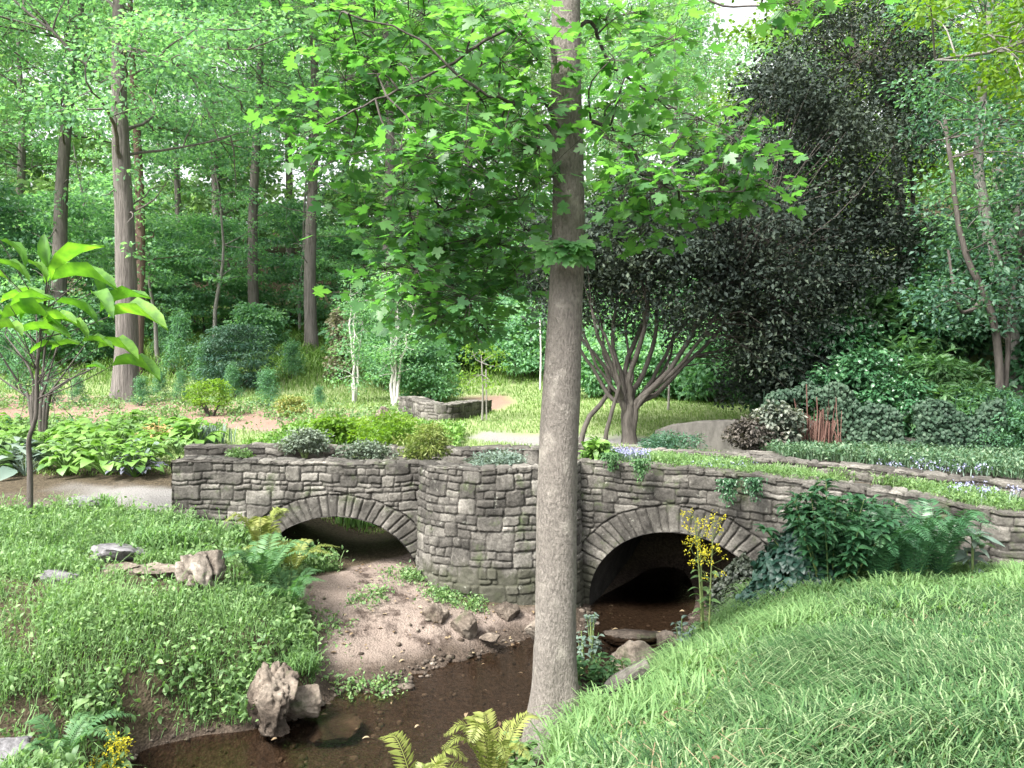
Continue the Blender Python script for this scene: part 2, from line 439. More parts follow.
def ground_mesh():
    def axis(lo, hi, step, far_lo, far_hi, g=1.16):
        core = list(np.arange(lo, hi + 1e-6, step)); a, s = [], step
        v = lo
        while v > far_lo: s *= g; v -= s; a.append(v)
        b, s, v = [], step, hi
        while v < far_hi: s = min(s * g, 8); v += s; b.append(v)
        return np.array(a[::-1] + core + b)
    xs = axis(-6.5, 6.5, .05, -260, 260); ys = axis(2.5, 13.5, .05, -60, 420)
    X, Y = np.meshgrid(xs, ys, indexing='ij')
    Z = H(X, Y)
    pn = fbm(X * 1.3, Y * 1.3, 0, 21, 4); pf = fbm(X * 6, Y * 6, 0, 23, 3)
    sand = smooth(.12, -.12, sd_poly(X, Y, SAND) + .22 * pn + .08 * pf)
    path = smooth(.25, -.25, sd_poly(X, Y, PATH) + .45 * pn + .12 * pf) * smooth(-7.2, -5.0, X + 1.0 * pn) * .9
    path = np.maximum(path, smooth(.12, -.12, sd_poly(X, Y, LPATH) + .2 * pn))
    mulch = smooth(.5, -.5, sd_poly(X, Y, MULCH) + .8 * pn)
    mulch = np.maximum(mulch, smooth(.2, -.2, sd_poly(X, Y, FPATH) + .3 * pn))
    spath = smooth(.12, -.12, sd_poly(X, Y, SPATH) + .2 * pn)
    path = np.maximum(path, spath)
    soil = smooth(.16, .04, Z + .05 * pf) * (Y < 14.5) * (np.abs(X) < 14)
    lawn = smooth(12.6, 14, Y) * smooth(50, 40, Y)
    Z = Z + 0.03 * pf * sand + .03 * sand * (fbm(X * 5, Y * 9, 0, 31, 3))
    mb = MB(); mb.add(np.stack([X, Y, Z], -1), grid_faces(len(xs), len(ys)), 0.5)
    m, nt, out = new_mat('ground')
    v = coords(nt)
    n1 = tex_noise(nt, v, 24, 5, .65); n2 = tex_noise(nt, v, 3.0, 4, .6); n3 = tex_noise(nt, v, 90, 3, .7)
    earth = ramp(nt, n1, [(.03, .024, .016), (.085, .068, .045)], [.35, .7])
    lawnc = mixcol(nt, n2, ramp(nt, n1, [(.10, .16, .05), (.19, .25, .10)], [.3, .7]), (.22, .25, .13))
    sandc = mixcol(nt, ramp(nt, n2, [(0, 0, 0), (1, 1, 1)], [.35, .65]), ramp(nt, n3, [(.085, .066, .055), (.235, .195, .168)], [.3, .7]), (.14, .112, .096))
    pathc = ramp(nt, n3, [(.10, .10, .095), (.25, .24, .235)], [.3, .7])
    mulchc = ramp(nt, n3, [(.12, .078, .06), (.25, .175, .14)], [.3, .7])
    bedc = ramp(nt, n1, [(.020, .0155, .012), (.078, .060, .047)], [.3, .72])
    c = mixcol(nt, attr(nt, 'lawn').outputs['Fac'], earth, lawnc)
    c = mixcol(nt, attr(nt, 'path').outputs['Fac'], c, pathc)
    c = mixcol(nt, attr(nt, 'mulch').outputs['Fac'], c, mulchc)
    c = mixcol(nt, attr(nt, 'sand').outputs['Fac'], c, sandc)
    wet = mixcol(nt, ramp(nt, tex_noise(nt, v, 2.6, 5, .7), [(0, 0, 0), (1, 1, 1)], [.52, .62]), sandc, (.045, .034, .028))
    c = mixcol(nt, attr(nt, 'sand').outputs['Fac'], c, wet)
    c = mixcol(nt, attr(nt, 'soil').outputs['Fac'], c, bedc)
    vor = nd(nt, 'ShaderNodeTexVoronoi'); vor.inputs['Scale'].default_value = 45; nt.links.new(v, vor.inputs['Vector'])
    h = mixcol(nt, .5, n1, vor.outputs['Distance'])
    b = bsdf(nt, c, .95, .12, bump(nt, h, .7, .03))
    nt.links.new(b.outputs[0], out.inputs[0])
    me = mb.mesh('ground', m)
    for nme, arr in (('sand', sand), ('path', path), ('mulch', mulch), ('soil', soil), ('lawn', lawn)):
        a = me.attributes.new(nme, 'FLOAT', 'POINT'); a.data.foreach_set('value', arr.astype(np.float32).ravel())
    o = link('ground', me)
    tag(o, 'sloping garden ground with grass banks, sand bar and gravel paths', 'ground', kind='structure')
ground_mesh()

def stream():
    xs = np.linspace(-14, 5.5, 180); ys = np.linspace(2.6, 14.2, 120)
    X, Y = np.meshgrid(xs, ys, indexing='ij')
    mb = MB(); mb.add(np.stack([X, Y, 0 * X], -1), grid_faces(180, 120))
    m, nt, out = new_mat('water')
    v = coords(nt, (1, 1.6, 1))
    n = mixcol(nt, .5, tex_noise(nt, v, 7, 3), tex_noise(nt, v, 22, 3))
    bp = bump(nt, n, .22, .03)
    gl = nd(nt, 'ShaderNodeBsdfGlossy'); gl.inputs['Roughness'].default_value = .06; gl.inputs['Color'].default_value = (.9, .92, .95, 1)
    nt.links.new(bp, gl.inputs['Normal'])
    tr = nd(nt, 'ShaderNodeBsdfTransparent'); tr.inputs['Color'].default_value = (.64, .565, .49, 1)
    fr = nd(nt, 'ShaderNodeFresnel'); fr.inputs['IOR'].default_value = 1.40; nt.links.new(bp, fr.inputs['Normal'])
    mx = nd(nt, 'ShaderNodeMixShader')
    nt.links.new(fr.outputs[0], mx.inputs[0]); nt.links.new(tr.outputs[0], mx.inputs[1]); nt.links.new(gl.outputs[0], mx.inputs[2])
    nt.links.new(mx.outputs[0], out.inputs[0])
    o = link('stream_water', mb.mesh('stream_water', m))
    tag(o, 'shallow clear brown stream flowing out from under the bridge', 'stream', kind='structure')
stream()

# ------------------------------------------------------------------ stone bridge
M_STONE = stone_mat('bridge_stone', [(.055, .053, .050), (.092, .088, .082), (.135, .130, .121), (.20, .193, .180)], moss=(.05, .065, .03), damp=True)
M_STONE2 = stone_mat('bridge_arch_stone', [(.075, .072, .066), (.115, .11, .102), (.16, .155, .145), (.21, .20, .185)])

def ashlar(L, Ht, seed, hmin=.075, hmax=.155, wmin=.11, wmax=.34, tall=.10, res=.01, z0=0.0):
    """random rubble courses: returns lookup(u,v) -> edge distance, stone id"""
    r = np.random.default_rng(seed)
    zs = [0.0]
    while zs[-1] < Ht: zs.append(zs[-1] + r.uniform(hmin, hmax))
    zs[-1] = Ht
    if len(zs) > 2 and zs[-1] - zs[-2] < .05: zs.pop(-2)
    zs = np.array(zs); nc = len(zs) - 1
    rects = []; taken = [[] for _ in range(nc)]
    u = r.uniform(0, .5)
    for k in range(nc - 1):
        u = r.uniform(0, 1.2)
        while u < L - .4:
            w = r.uniform(.16, .34)
            if not any(a < u + w + .09 and b > u - .09 for a, b in taken[k]):
                rects.append((u, u + w, zs[k], zs[k + 2])); taken[k].append((u, u + w)); taken[k + 1].append((u, u + w))
            u += w + r.exponential(.5 / max(tall, .01) * .16)
    for k in range(nc):
        tk = sorted(taken[k]); edges = [0.0]
        for a, b in tk: edges += [a, b]
        edges.append(L)
        for a, b in zip(edges[::2], edges[1::2]):
            p = a
            while b - p > 1e-4:
                w = r.uniform(wmin, wmax) * (0.75 + 3.0 * (zs[k + 1] - zs[k]))
                if b - p - w < wmin * .8: w = b - p
                if w > .16 and zs[k + 1] - zs[k] > .125 and r.random() < .25:   # two thin stones
                    f = r.uniform(.4, .6); zm = zs[k] * (1 - f) + zs[k + 1] * f
                    rects += [(p, p + w, zs[k], zm), (p, p + w, zm, zs[k + 1])]
                else:
                    rects.append((p, p + w, zs[k], zs[k + 1]))
                p += w
    R = np.array(rects)
    nu, nv = int(L / res) + 2, int(Ht / res) + 2
    ids = np.zeros((nu, nv), np.int32)
    for i, (a, b, c, d) in enumerate(rects):
        ids[int(round(a / res)):int(round(b / res)) + 1, int(round(c / res)):int(round(d / res)) + 1] = i
    tone = r.beta(2.2, 2.2, len(R)); off = r.normal(0, .010, len(R)); tx = r.normal(0, .06, len(R)); tz = r.normal(0, .06, len(R))
    def look(u, v):
        wu = u + .022 * fbm(u * 6, v * 6, 0, seed + 1) + .03 * noise(u * 1.6, v * 1.6, 0, seed + 9) ; wv = v + .020 * fbm(u * 5, v * 7, 0, seed + 2) + .03 * noise(u * 1.2, v * 1.2, 0, seed + 5)
        wu = np.clip(wu, 0, L - 1e-3); wv = np.clip(wv, 0, Ht - 1e-3)
        i = ids[(wu / res + .5).astype(int).clip(0, nu - 1), (wv / res + .5).astype(int).clip(0, nv - 1)]
        q = R[i]; cu, cv = (q[..., 0] + q[..., 1]) / 2, (q[..., 2] + q[..., 3]) / 2
        hu, hv = (q[..., 1] - q[..., 0]) / 2, (q[..., 3] - q[..., 2]) / 2
        rr = np.minimum(.035, .45 * np.minimum(hu, hv))
        qx, qy = np.abs(wu - cu) - hu + rr, np.abs(wv - cv) - hv + rr
        d = -(np.hypot(np.maximum(qx, 0), np.maximum(qy, 0)) + np.minimum(np.maximum(qx, qy), 0) - rr)
        tilt = tx[i] * (wu - cu) + tz[i] * (wv - cv)
        return d, tone[i], off[i] + tilt, i
    return look

def relief(d, tone, off, u, v, seed, joint=.0065, depth=.017):
    e = smooth(0, .013, d - joint * .5)
    z = -depth + e * (depth + off * .6) + e * .010 * fbm(u * 13, v * 13, 0, seed + 33, 4) + .002 * smooth(.01, .06, d) * e
    tint = np.where(d < joint * .62, 0.02, 0.14 + .86 * np.clip(tone + .12 * fbm(u * 9, v * 9, 0, seed + 44), 0, 1))
    return z, tint

def plan_curve(P, step=.01):
    """plan polyline with arc length; returns fn s -> (pos xy, outward normal xy), L"""
    P = curve_pts(np.c_[np.asarray(P, float), np.zeros(len(P))], 600)[:, :2]
    ds = np.r_[0, np.cumsum(np.linalg.norm(np.diff(P, axis=0), axis=1))]
    T = unit(np.gradient(P, axis=0)); Nn = np.stack([T[:, 1], -T[:, 0]], -1)   # to the right of travel = toward camera
    def f(s):
        p = np.stack([np.interp(s, ds, P[:, k]) for k in (0, 1)], -1)
        n = unit(np.stack([np.interp(s, ds, Nn[:, k]) for k in (0, 1)], -1))
        return p, n
    return f, ds[-1]

def ellf(u, v, a, b):
    """>0 outside an arch opening with straight legs below the springing"""
    up = np.hypot(u / a, v / b) - 1
    return np.where(v > 0, up, np.abs(u) / a - 1)

def wall_face(mb, plan, L, zbot, ztop, seed, arch=None, batter=0.0, step=.0105, flip=1.0, top_jit=.012, **kw):
    """stone face along a plan curve. arch = (s centre, spring z, a, b, ring thickness)"""
    zmax = float(np.max(ztop(np.linspace(0, L, 50)))) + .02
    nu, nv = int(L / step) + 1, int((zmax - zbot) / step) + 1
    s = np.linspace(0, L, nu); t = np.linspace(0, 1, nv)
    S = np.repeat(s[:, None], nv, 1)
    zt = ztop(s) + top_jit * noise(s * 5, s * 0, 0, seed + 3) + .6 * top_jit * noise(s * 17, s * 0, 0, seed + 4)
    Zc = zbot + t[None, :] * (zt[:, None] - zbot)
    Vv = zmax - Zc[..., :] + (zt[:, None] - zmax) * 0          # courses follow the level
    Vv = (zt[:, None] - Zc) * .7 + (zmax - Zc) * .3            # ... partly the coping line
    look = ashlar(L + .01, float(Vv.max()) + .05, seed, **kw)
    d, tone, off, _ = look(S, Vv)
    z, tint = relief(d, tone, off, S, Vv, seed)
    keep = np.ones(S.shape, bool)
    if arch:
        sc, zsp, a, b, th = arch
        u, v = S - sc, Zc - zsp
        jig = .012 * noise(S * 9, Zc * 9, 0, seed + 70)
        fi = ellf(u, v, a, b); fo = ellf(u, v, a + th, b + th * .95) + jig
        fr = fi / np.maximum(fi - fo, 1e-6)
        ring = (fo < 0) & (fi >= -.2)
        # voussoirs by arc length along the mid ring
        am, bm = a + th / 2, b + th / 2
        tt = np.linspace(0, np.pi, 800); arc = np.r_[0, np.cumsum(np.hypot(np.diff(am * np.cos(tt)), np.diff(bm * np.sin(tt))))]
        ang = np.arctan2(np.maximum(v, 0) / bm, -u / am)
        q = np.interp(ang, tt, arc) + np.where(v < 0, np.where(u < 0, v, -v), 0)
        r = np.random.default_rng(seed + 5)
        bd = [-.9]
        while bd[-1] < arc[-1] + .9: bd.append(bd[-1] + r.uniform(.075, .15))
        bd = np.array(bd); qq = q + .006 * noise(S * 12, Zc * 12, 0, seed + 6)
        k = np.clip(np.searchsorted(bd, qq) - 1, 0, len(bd) - 2)
        dq = np.minimum(qq - bd[k], bd[k + 1] - qq)
        dr = np.minimum(-fo * (a + th), 1.0)
        dv = np.minimum(dq, dr)
        ton2 = r.beta(2.5, 2.2, len(bd)); of2 = r.normal(.012, .009, len(bd))
        z2, t2 = relief(dv, ton2[k] * .72, of2[k] * .5, S, Zc, seed + 8, joint=.009)
        z = np.where(ring, z2, z); tint = np.where(ring, t2, tint)
        near = (~ring) & (fo > 0) & (fo * (a + th) < .012)
        z = np.where(near, -.03, z); tint = np.where(near, .02, tint)
        inside = fi < 0
        # snap the ragged edge onto the ellipse
        f = np.where(v > 0, 1 / np.maximum(np.hypot(u / a, v / b), 1e-6), 1)
        edge = (fi < 0) & (fi > -.06)
        un, vn = u * f, np.where(v > 0, v * f, v)
        un = np.where(v > 0, un, np.sign(u) * a)
        S = np.where(edge, sc + un, S); Zc = np.where(edge, zsp + vn, Zc)
        keep = ~(inside & ~edge)
    p, n = plan(S)
    bat = batter * (zmax - Zc)
    off3 = (z + bat)
    X = p[..., 0] + n[..., 0] * off3 * flip; Y = p[..., 1] + n[..., 1] * off3 * flip
    F = grid_faces(nu, nv)
    kf = keep.ravel()[F].all(1)
    F = F[kf]
    if flip < 0: F = F[:, ::-1]
    mb.add(np.stack([X, Y, Zc], -1), F, tint.ravel())
    return zt

def top_cap(mb, plan, L, ztop, width, seed, top_jit=.012, over=.006, step=.014, drop=.18, inner=True):
    """capstones: top of a parapet and its back face"""
    nu = int(L / step) + 1
    ext = np.r_[np.array([-.05]), np.linspace(0, 1, int(width / step) + 1), np.array([1.0, 1.0])]
    s = np.linspace(0, L, nu)
    S, W = np.meshgrid(s, np.clip(ext, 0, 1), indexing='ij')
    zt = ztop(s) + top_jit * noise(s * 5, s * 0, 0, seed + 3) + .6 * top_jit * noise(s * 17, s * 0, 0, seed + 4)
    look = ashlar(L + .01, width + .02, seed + 60, hmin=.14, hmax=.22, wmin=.2, wmax=.42, tall=.4)
    d, tone, off, _ = look(S, W * width)
    z, tint = relief(d, tone * .85, off * .8, S, W * width, seed + 61, depth=.022)
    Z = zt[:, None] + z
    p, n = plan(S)
    off3 = over - W * width
    Z[:, 0] = zt - .03
    Z[:, -2] = zt - drop * .3; Z[:, -1] = zt - drop
    mb.add(np.stack([p[..., 0] + n[..., 0] * off3, p[..., 1] + n[..., 1] * off3, Z], -1), grid_faces(nu, len(ext)), tint.ravel())

bridge = thing('stone_bridge', 'low grey rubble stone footbridge with two arches and a rounded middle pier', 'bridge', (0, 10.5, 0))
def bpart(name, mb, mat=None, label=None):
    o = link(name, mb.mesh(name, mat or M_STONE), bridge, (0, -10.5, 0))
    if label: o['label'] = label
    return o

# left wall
PL, LL = plan_curve([(-4.27, 10.02), (-3.2, 10.0), (-2.1, 10.0), (-.9, 10.04)])
ztL = lambda s: 1.815 - .012 * np.asarray(s) 
mb = MB(); wall_face(mb, PL, LL, .15, ztL, 11, arch=(2.06, .30, 1.03, .81, .28), hmin=.055, hmax=.13, wmin=.08, wmax=.26, tall=.2); bpart('wall', mb, label='left wall over the low dry arch')
mb = MB(); top_cap(mb, PL, LL, ztL, .34, 11, drop=.5); bpart('coping', mb)
# pier
a_ = np.linspace(math.pi, 0, 24)
PP, LP = plan_curve(np.stack([-.155 + 1.0 * np.cos(a_), 10.03 - .64 * np.sin(a_)], -1))
ztP = lambda s: 1.80 + 0 * np.asarray(s)
mb = MB(); wall_face(mb, PP, LP, -.12, ztP, 24, batter=.035, wmin=.08, wmax=.22, hmin=.06, hmax=.13, tall=.25); bpart('pier', mb, label='rounded bulging pier between the arches')
mb = MB(); top_cap(mb, PP, LP, ztP, .32, 24, drop=.2); bpart('coping', mb)
# right wall
PRpts = [(.80, 10.02), (1.35, 9.86), (2.0, 9.56), (2.65, 9.28), (3.24, 9.0), (4.12, 8.5), (4.49, 8.2), (4.96, 7.75), (5.7, 7.05), (6.6, 6.3)]
PR, LR = plan_curve(PRpts)
_sx = np.linspace(0, LR, 400); _px = PR(_sx)[0][:, 0]
s_of_x = lambda x: float(np.interp(x, _px, _sx))
ztR = lambda s: np.interp(np.interp(s, _sx, _px), [.8, 2.0, 3.24, 4.0, 4.25, 4.6, 5.2, 6.6], [1.815, 1.78, 1.735, 1.70, 1.67, 1.63, 1.60, 1.5])
SCR = s_of_x(1.975)
mb = MB(); wall_face(mb, PR, LR, -.15, ztR, 37, arch=(SCR, .12, 1.08, .89, .33), hmin=.06, hmax=.12, wmin=.12, wmax=.34, tall=.09); bpart('wall', mb, label='right wall over the wide stream arch')
mb = MB(); top_cap(mb, PR, LR, ztR, .30, 37, drop=.12); bpart('coping', mb)
# left end face, back wall and its parapet top
PE, LE = plan_curve([(-4.62, 11.5), (-4.4, 10.7), (-4.27, 10.02)])
mb = MB(); wall_face(mb, PE, .5, .6, lambda s: 1.81 + 0 * np.asarray(s), 51) if False else None
PE, LE = plan_curve([(-4.31, 10.36), (-4.27, 10.02)])
wall_face(mb, PE, LE, .6, lambda s: 1.805 + 0 * np.asarray(s), 51, step=.014); bpart('end_wall', mb)
PBL, LBL = plan_curve([(-4.72, 11.5), (-3.0, 11.45), (-1.2, 11.42), (.9, 11.35)])
ztB = lambda s: 1.80 - .004 * np.asarray(s)
mb = MB(); wall_face(mb, PBL, LBL, .95, ztB, 63, step=.014); top_cap(mb, PBL, LBL, ztB, .32, 63, drop=.3); bpart('back_parapet', mb)
PBRp = [(.9, 11.35), (1.8, 11.1), (2.6, 10.75), (3.4, 10.3), (4.3, 9.75), (5.2, 9.1), (6.2, 8.2)]
PBR, LBR = plan_curve(PBRp)
ztB2 = lambda s: np.interp(s, [0, 3, 6, 8], [1.80, 1.78, 1.70, 1.62])
mb = MB(); wall_face(mb, PBR, LBR, 1.3, ztB2, 71, step=.014); top_cap(mb, PBR, LBR, ztB2, .30, 71, drop=.3); bpart('back_parapet', mb)

# vaults behind the two arches
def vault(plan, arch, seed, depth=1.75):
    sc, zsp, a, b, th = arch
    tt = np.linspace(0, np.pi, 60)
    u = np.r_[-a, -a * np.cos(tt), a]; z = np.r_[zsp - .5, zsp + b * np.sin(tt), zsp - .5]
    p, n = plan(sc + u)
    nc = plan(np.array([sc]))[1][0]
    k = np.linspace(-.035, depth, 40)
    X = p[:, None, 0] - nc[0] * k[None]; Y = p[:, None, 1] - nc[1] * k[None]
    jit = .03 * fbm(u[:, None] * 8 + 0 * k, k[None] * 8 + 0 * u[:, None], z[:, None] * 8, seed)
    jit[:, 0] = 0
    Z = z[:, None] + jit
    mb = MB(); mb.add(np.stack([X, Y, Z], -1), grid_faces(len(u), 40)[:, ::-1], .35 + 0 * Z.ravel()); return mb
M_VAULT = stone_mat('shade_dark_vault_stone', [(.03, .029, .027), (.05, .048, .045), (.07, .068, .064)])  # tunnel shade put into the colour: stone darker than the bridge faces
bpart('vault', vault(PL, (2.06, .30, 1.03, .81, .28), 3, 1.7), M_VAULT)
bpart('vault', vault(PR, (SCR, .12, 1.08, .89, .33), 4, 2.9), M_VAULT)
# deck: gravel walk on the left, planted soil on the right
M_SOIL, _nt, _o = new_mat('planting_soil')
_b = bsdf(_nt, ramp(_nt, tex_noise(_nt, coords(_nt), 30, 5), [(.03, .022, .015), (.09, .07, .05)], [.3, .7]), .95, .1)
_nt.links.new(_b.outputs[0], _o.inputs[0])
def deck(pa, la, pb, lb, z):
    k = 60
    A = pa(np.linspace(0, la, k))[0]; B = pb(np.linspace(0, lb, k))[0]
    w = np.linspace(.02, .98, 8)
    XY = A[:, None] * (1 - w[None, :, None]) + B[:, None] * w[None, :, None]
    Z = z(XY[..., 0]) + .03 * noise(XY[..., 0] * 4, XY[..., 1] * 4)
    return np.concatenate([XY, Z[..., None]], -1), grid_faces(k, 8)
_pa, _la = plan_curve([(-4.27, 10.2), (-2, 10.2), (.85, 10.2)])
V1, F1 = deck(_pa, _la, PBL, LBL, lambda x: 1.30 + 0 * x)
V2, F2 = deck(PR, LR, PBR, LBR, lambda x: np.interp(x, [.8, 3, 5, 7], [1.66, 1.64, 1.52, 1.44]))
mb = MB(); mb.add(V1, F1); mb.add(V2, F2)
# soil filling the pier top
aa = np.linspace(math.pi, 0, 20)
Xp = -.155 + np.outer(np.linspace(0, .9, 6), np.cos(aa)); Yp = 10.2 - np.outer(np.linspace(0, 1, 6), .7 * np.sin(aa))
mb.add(np.stack([Xp, Yp, 1.70 + 0 * Xp], -1), grid_faces(6, 20))
bpart('deck', mb, M_SOIL)
# ------------------------------------------------------------------ foliage and bark materials
L_PALE = leaf_mat('pale_woodland_leaf', [(0.083, 0.187, 0.113), (0.149, 0.299, 0.172), (0.247, 0.419, 0.224)], .55, .55, .3)
L_MID = leaf_mat('green_woodland_leaf', [(0.053, 0.128, 0.083), (0.098, 0.217, 0.128), (0.164, 0.307, 0.164)], .5, .5, .35)
L_DEEP = leaf_mat('deep_green_leaf', [(0.030, 0.078, 0.057), (0.054, 0.128, 0.084), (0.101, 0.196, 0.115)], .4, .5, .4)
L_DARK = leaf_mat('dark_evergreen_leaf', [(.016, .024, .020), (.030, .044, .034), (.064, .084, .058)], .15, .6, .15, (1.2, 1.2, .7))
L_MAPLE = leaf_mat('maple_leaf', [(0.045, 0.134, 0.056), (0.084, 0.207, 0.076), (0.134, 0.280, 0.095)], .62, .42, .45, (1.2, 1.4, .5)) #[(0.034, 0.115, 0.046), (0.057, 0.172, 0.060), (0.098, 0.236, 0.075)], .55, .42, .5, (1.15, 1.4, .5))
L_LIME = leaf_mat('lime_leaf', [(.07, .15, .02), (.11, .21, .03), (.16, .26, .04)], .5, .5, .35, (1.4, 1.5, .4))
L_BIG = leaf_mat('big_soft_leaf', [(.07, .18, .045), (.11, .245, .055), (.16, .31, .07)], .6, .6, .3, (1.25, 1.45, .4), patch=7.0)
L_HOSTA = leaf_mat('hosta_leaf', [(.06, .14, .035), (.11, .22, .045), (.17, .29, .07)], .35, .45, .4)
L_BLUE = leaf_mat('blue_grey_leaf', [(.07, .11, .09), (.11, .16, .13), (.18, .23, .19)], .2, .55, .35)
L_SILVER = leaf_mat('silver_leaf', [(.07, .10, .07), (.12, .155, .115), (.20, .235, .18)], .2, .6, .3)
L_IVY = leaf_mat('ivy_leaf', [(0.013, 0.040, 0.027), (0.022, 0.062, 0.044), (0.044, 0.100, 0.062)], .12, .35, .5)
L_SHRUB = leaf_mat('glossy_shrub_leaf', [(.02, .068, .032), (.036, .108, .046), (.07, .165, .07)], .25, .35, .5)
L_FERN = leaf_mat('fern_leaf', [(.045, .12, .05), (.08, .17, .07), (.13, .23, .09)], .4, .5, .3)
L_FERNY = leaf_mat('yellow_fern_leaf', [(.10, .13, .03), (.17, .20, .05), (.26, .26, .09)], .35, .5, .3)
L_GRASS = leaf_mat('grass_blade', [(.065, .145, .055), (.12, .22, .08), (.20, .31, .13)], .4, .6, .25)
L_SEDGE = leaf_mat('sedge_blade', [(.022, .06, .022), (.055, .122, .040), (.21, .28, .15)], .25, .6, .25)
L_COVER = leaf_mat('ground_cover_leaf', [(.07, .14, .055), (.13, .225, .085), (.21, .31, .13)], .4, .5, .35)
L_YELLOW = leaf_mat('yellow_petal', [(.62, .54, .03), (.72, .64, .05), (.8, .72, .12)], .3, .6, .2, (1, 1, .6))
L_LAV = leaf_mat('lavender_petal', [(.22, .23, .40), (.30, .31, .48), (.4, .41, .55)], .3, .6, .2, (1, 1, 1))
L_BROWN = leaf_mat('dead_leaf', [(.08, .05, .03), (.17, .125, .075), (.27, .22, .14)], .15, .7, .2, (1, 1, 1))
L_RED = leaf_mat('rusty_stems', [(.06, .03, .024), (.095, .05, .04), (.14, .085, .068)], .1, .8, .2, (1, 1, 1))
L_STEM = leaf_mat('green_stem', [(.08, .13, .05), (.14, .20, .07), (.22, .26, .10)], .1, .5, .3, (1, 1, 1))
B_MAPLE = bark_mat('maple_bark', (.058, .053, .047), (.225, .204, .182), .38, 62, 1.0, .03, lichen=(.27, .25, .22))
B_TALL = bark_mat('furrowed_bark', (.042, .038, .035), (.185, .168, .155), .10, 12, 1.0, .08)
B_BROWN = bark_mat('brown_bark', (.05, .035, .028), (.15, .105, .085), .12, 9, 1.0, .05)
B_GREY = bark_mat('grey_smooth_bark', (.10, .095, .085), (.24, .23, .21), .35, 14, .5, .02)
B_DARK = bark_mat('dark_bark', (.026, .023, .02), (.105, .094, .084), .25, 16, .7, .02)
B_PALE = bark_mat('pale_birch_bark', (.35, .34, .32), (.62, .60, .57), .5, 14, .3, .01)
B_RUST = bark_mat('rust_brown_wood', (.12, .045, .03), (.28, .12, .085), .15, 18, .8, .02)

SIMPLE = leaf_simple(.55); QUAD = leaf_quad(.62); NARROW = leaf_quad(.28); OVAL = leaf_oval(.5); WIDE = leaf_oval(.78, .25, .15); MAPLE = leaf_maple()
NEEDLE = leaf_quad(.14)

def spray(mb, tpl, cen, rad, n, size, r, up=0.55, flat=.35, tint=(.5, .2), droop=-.15, jit=.35):
    """leaves of one branch end: a flattened cloud, blades mostly facing the sky"""
    p = unit(r.normal(size=(n, 3))) * (r.random((n, 1)) ** .45)
    p = p * np.array([rad, rad, rad * flat]) + np.asarray(cen)
    d = p - np.asarray(cen); d[:, 2] = d[:, 2] * .5 + droop * rad
    d = unit(d + r.normal(size=(n, 3)) * jit * rad)
    nm = r.normal(size=(n, 3)) * up; nm[:, 2] += 1
    scatter_leaves(mb, tpl, p, d, unit(nm), size * r.uniform(.65, 1.25, n), np.clip(tint[0] + tint[1] * r.normal(size=n), 0, 1))

def branch(p, d, L, n, r, wob=.25, up=0.0):
    pts = [np.asarray(p, float)]; d = unit(d)
    for k in range(n):
        d = unit(d + r.normal(size=3) * wob + np.array([0, 0, up]))
        pts.append(pts[-1] + d * L / n)
    return np.array(pts)

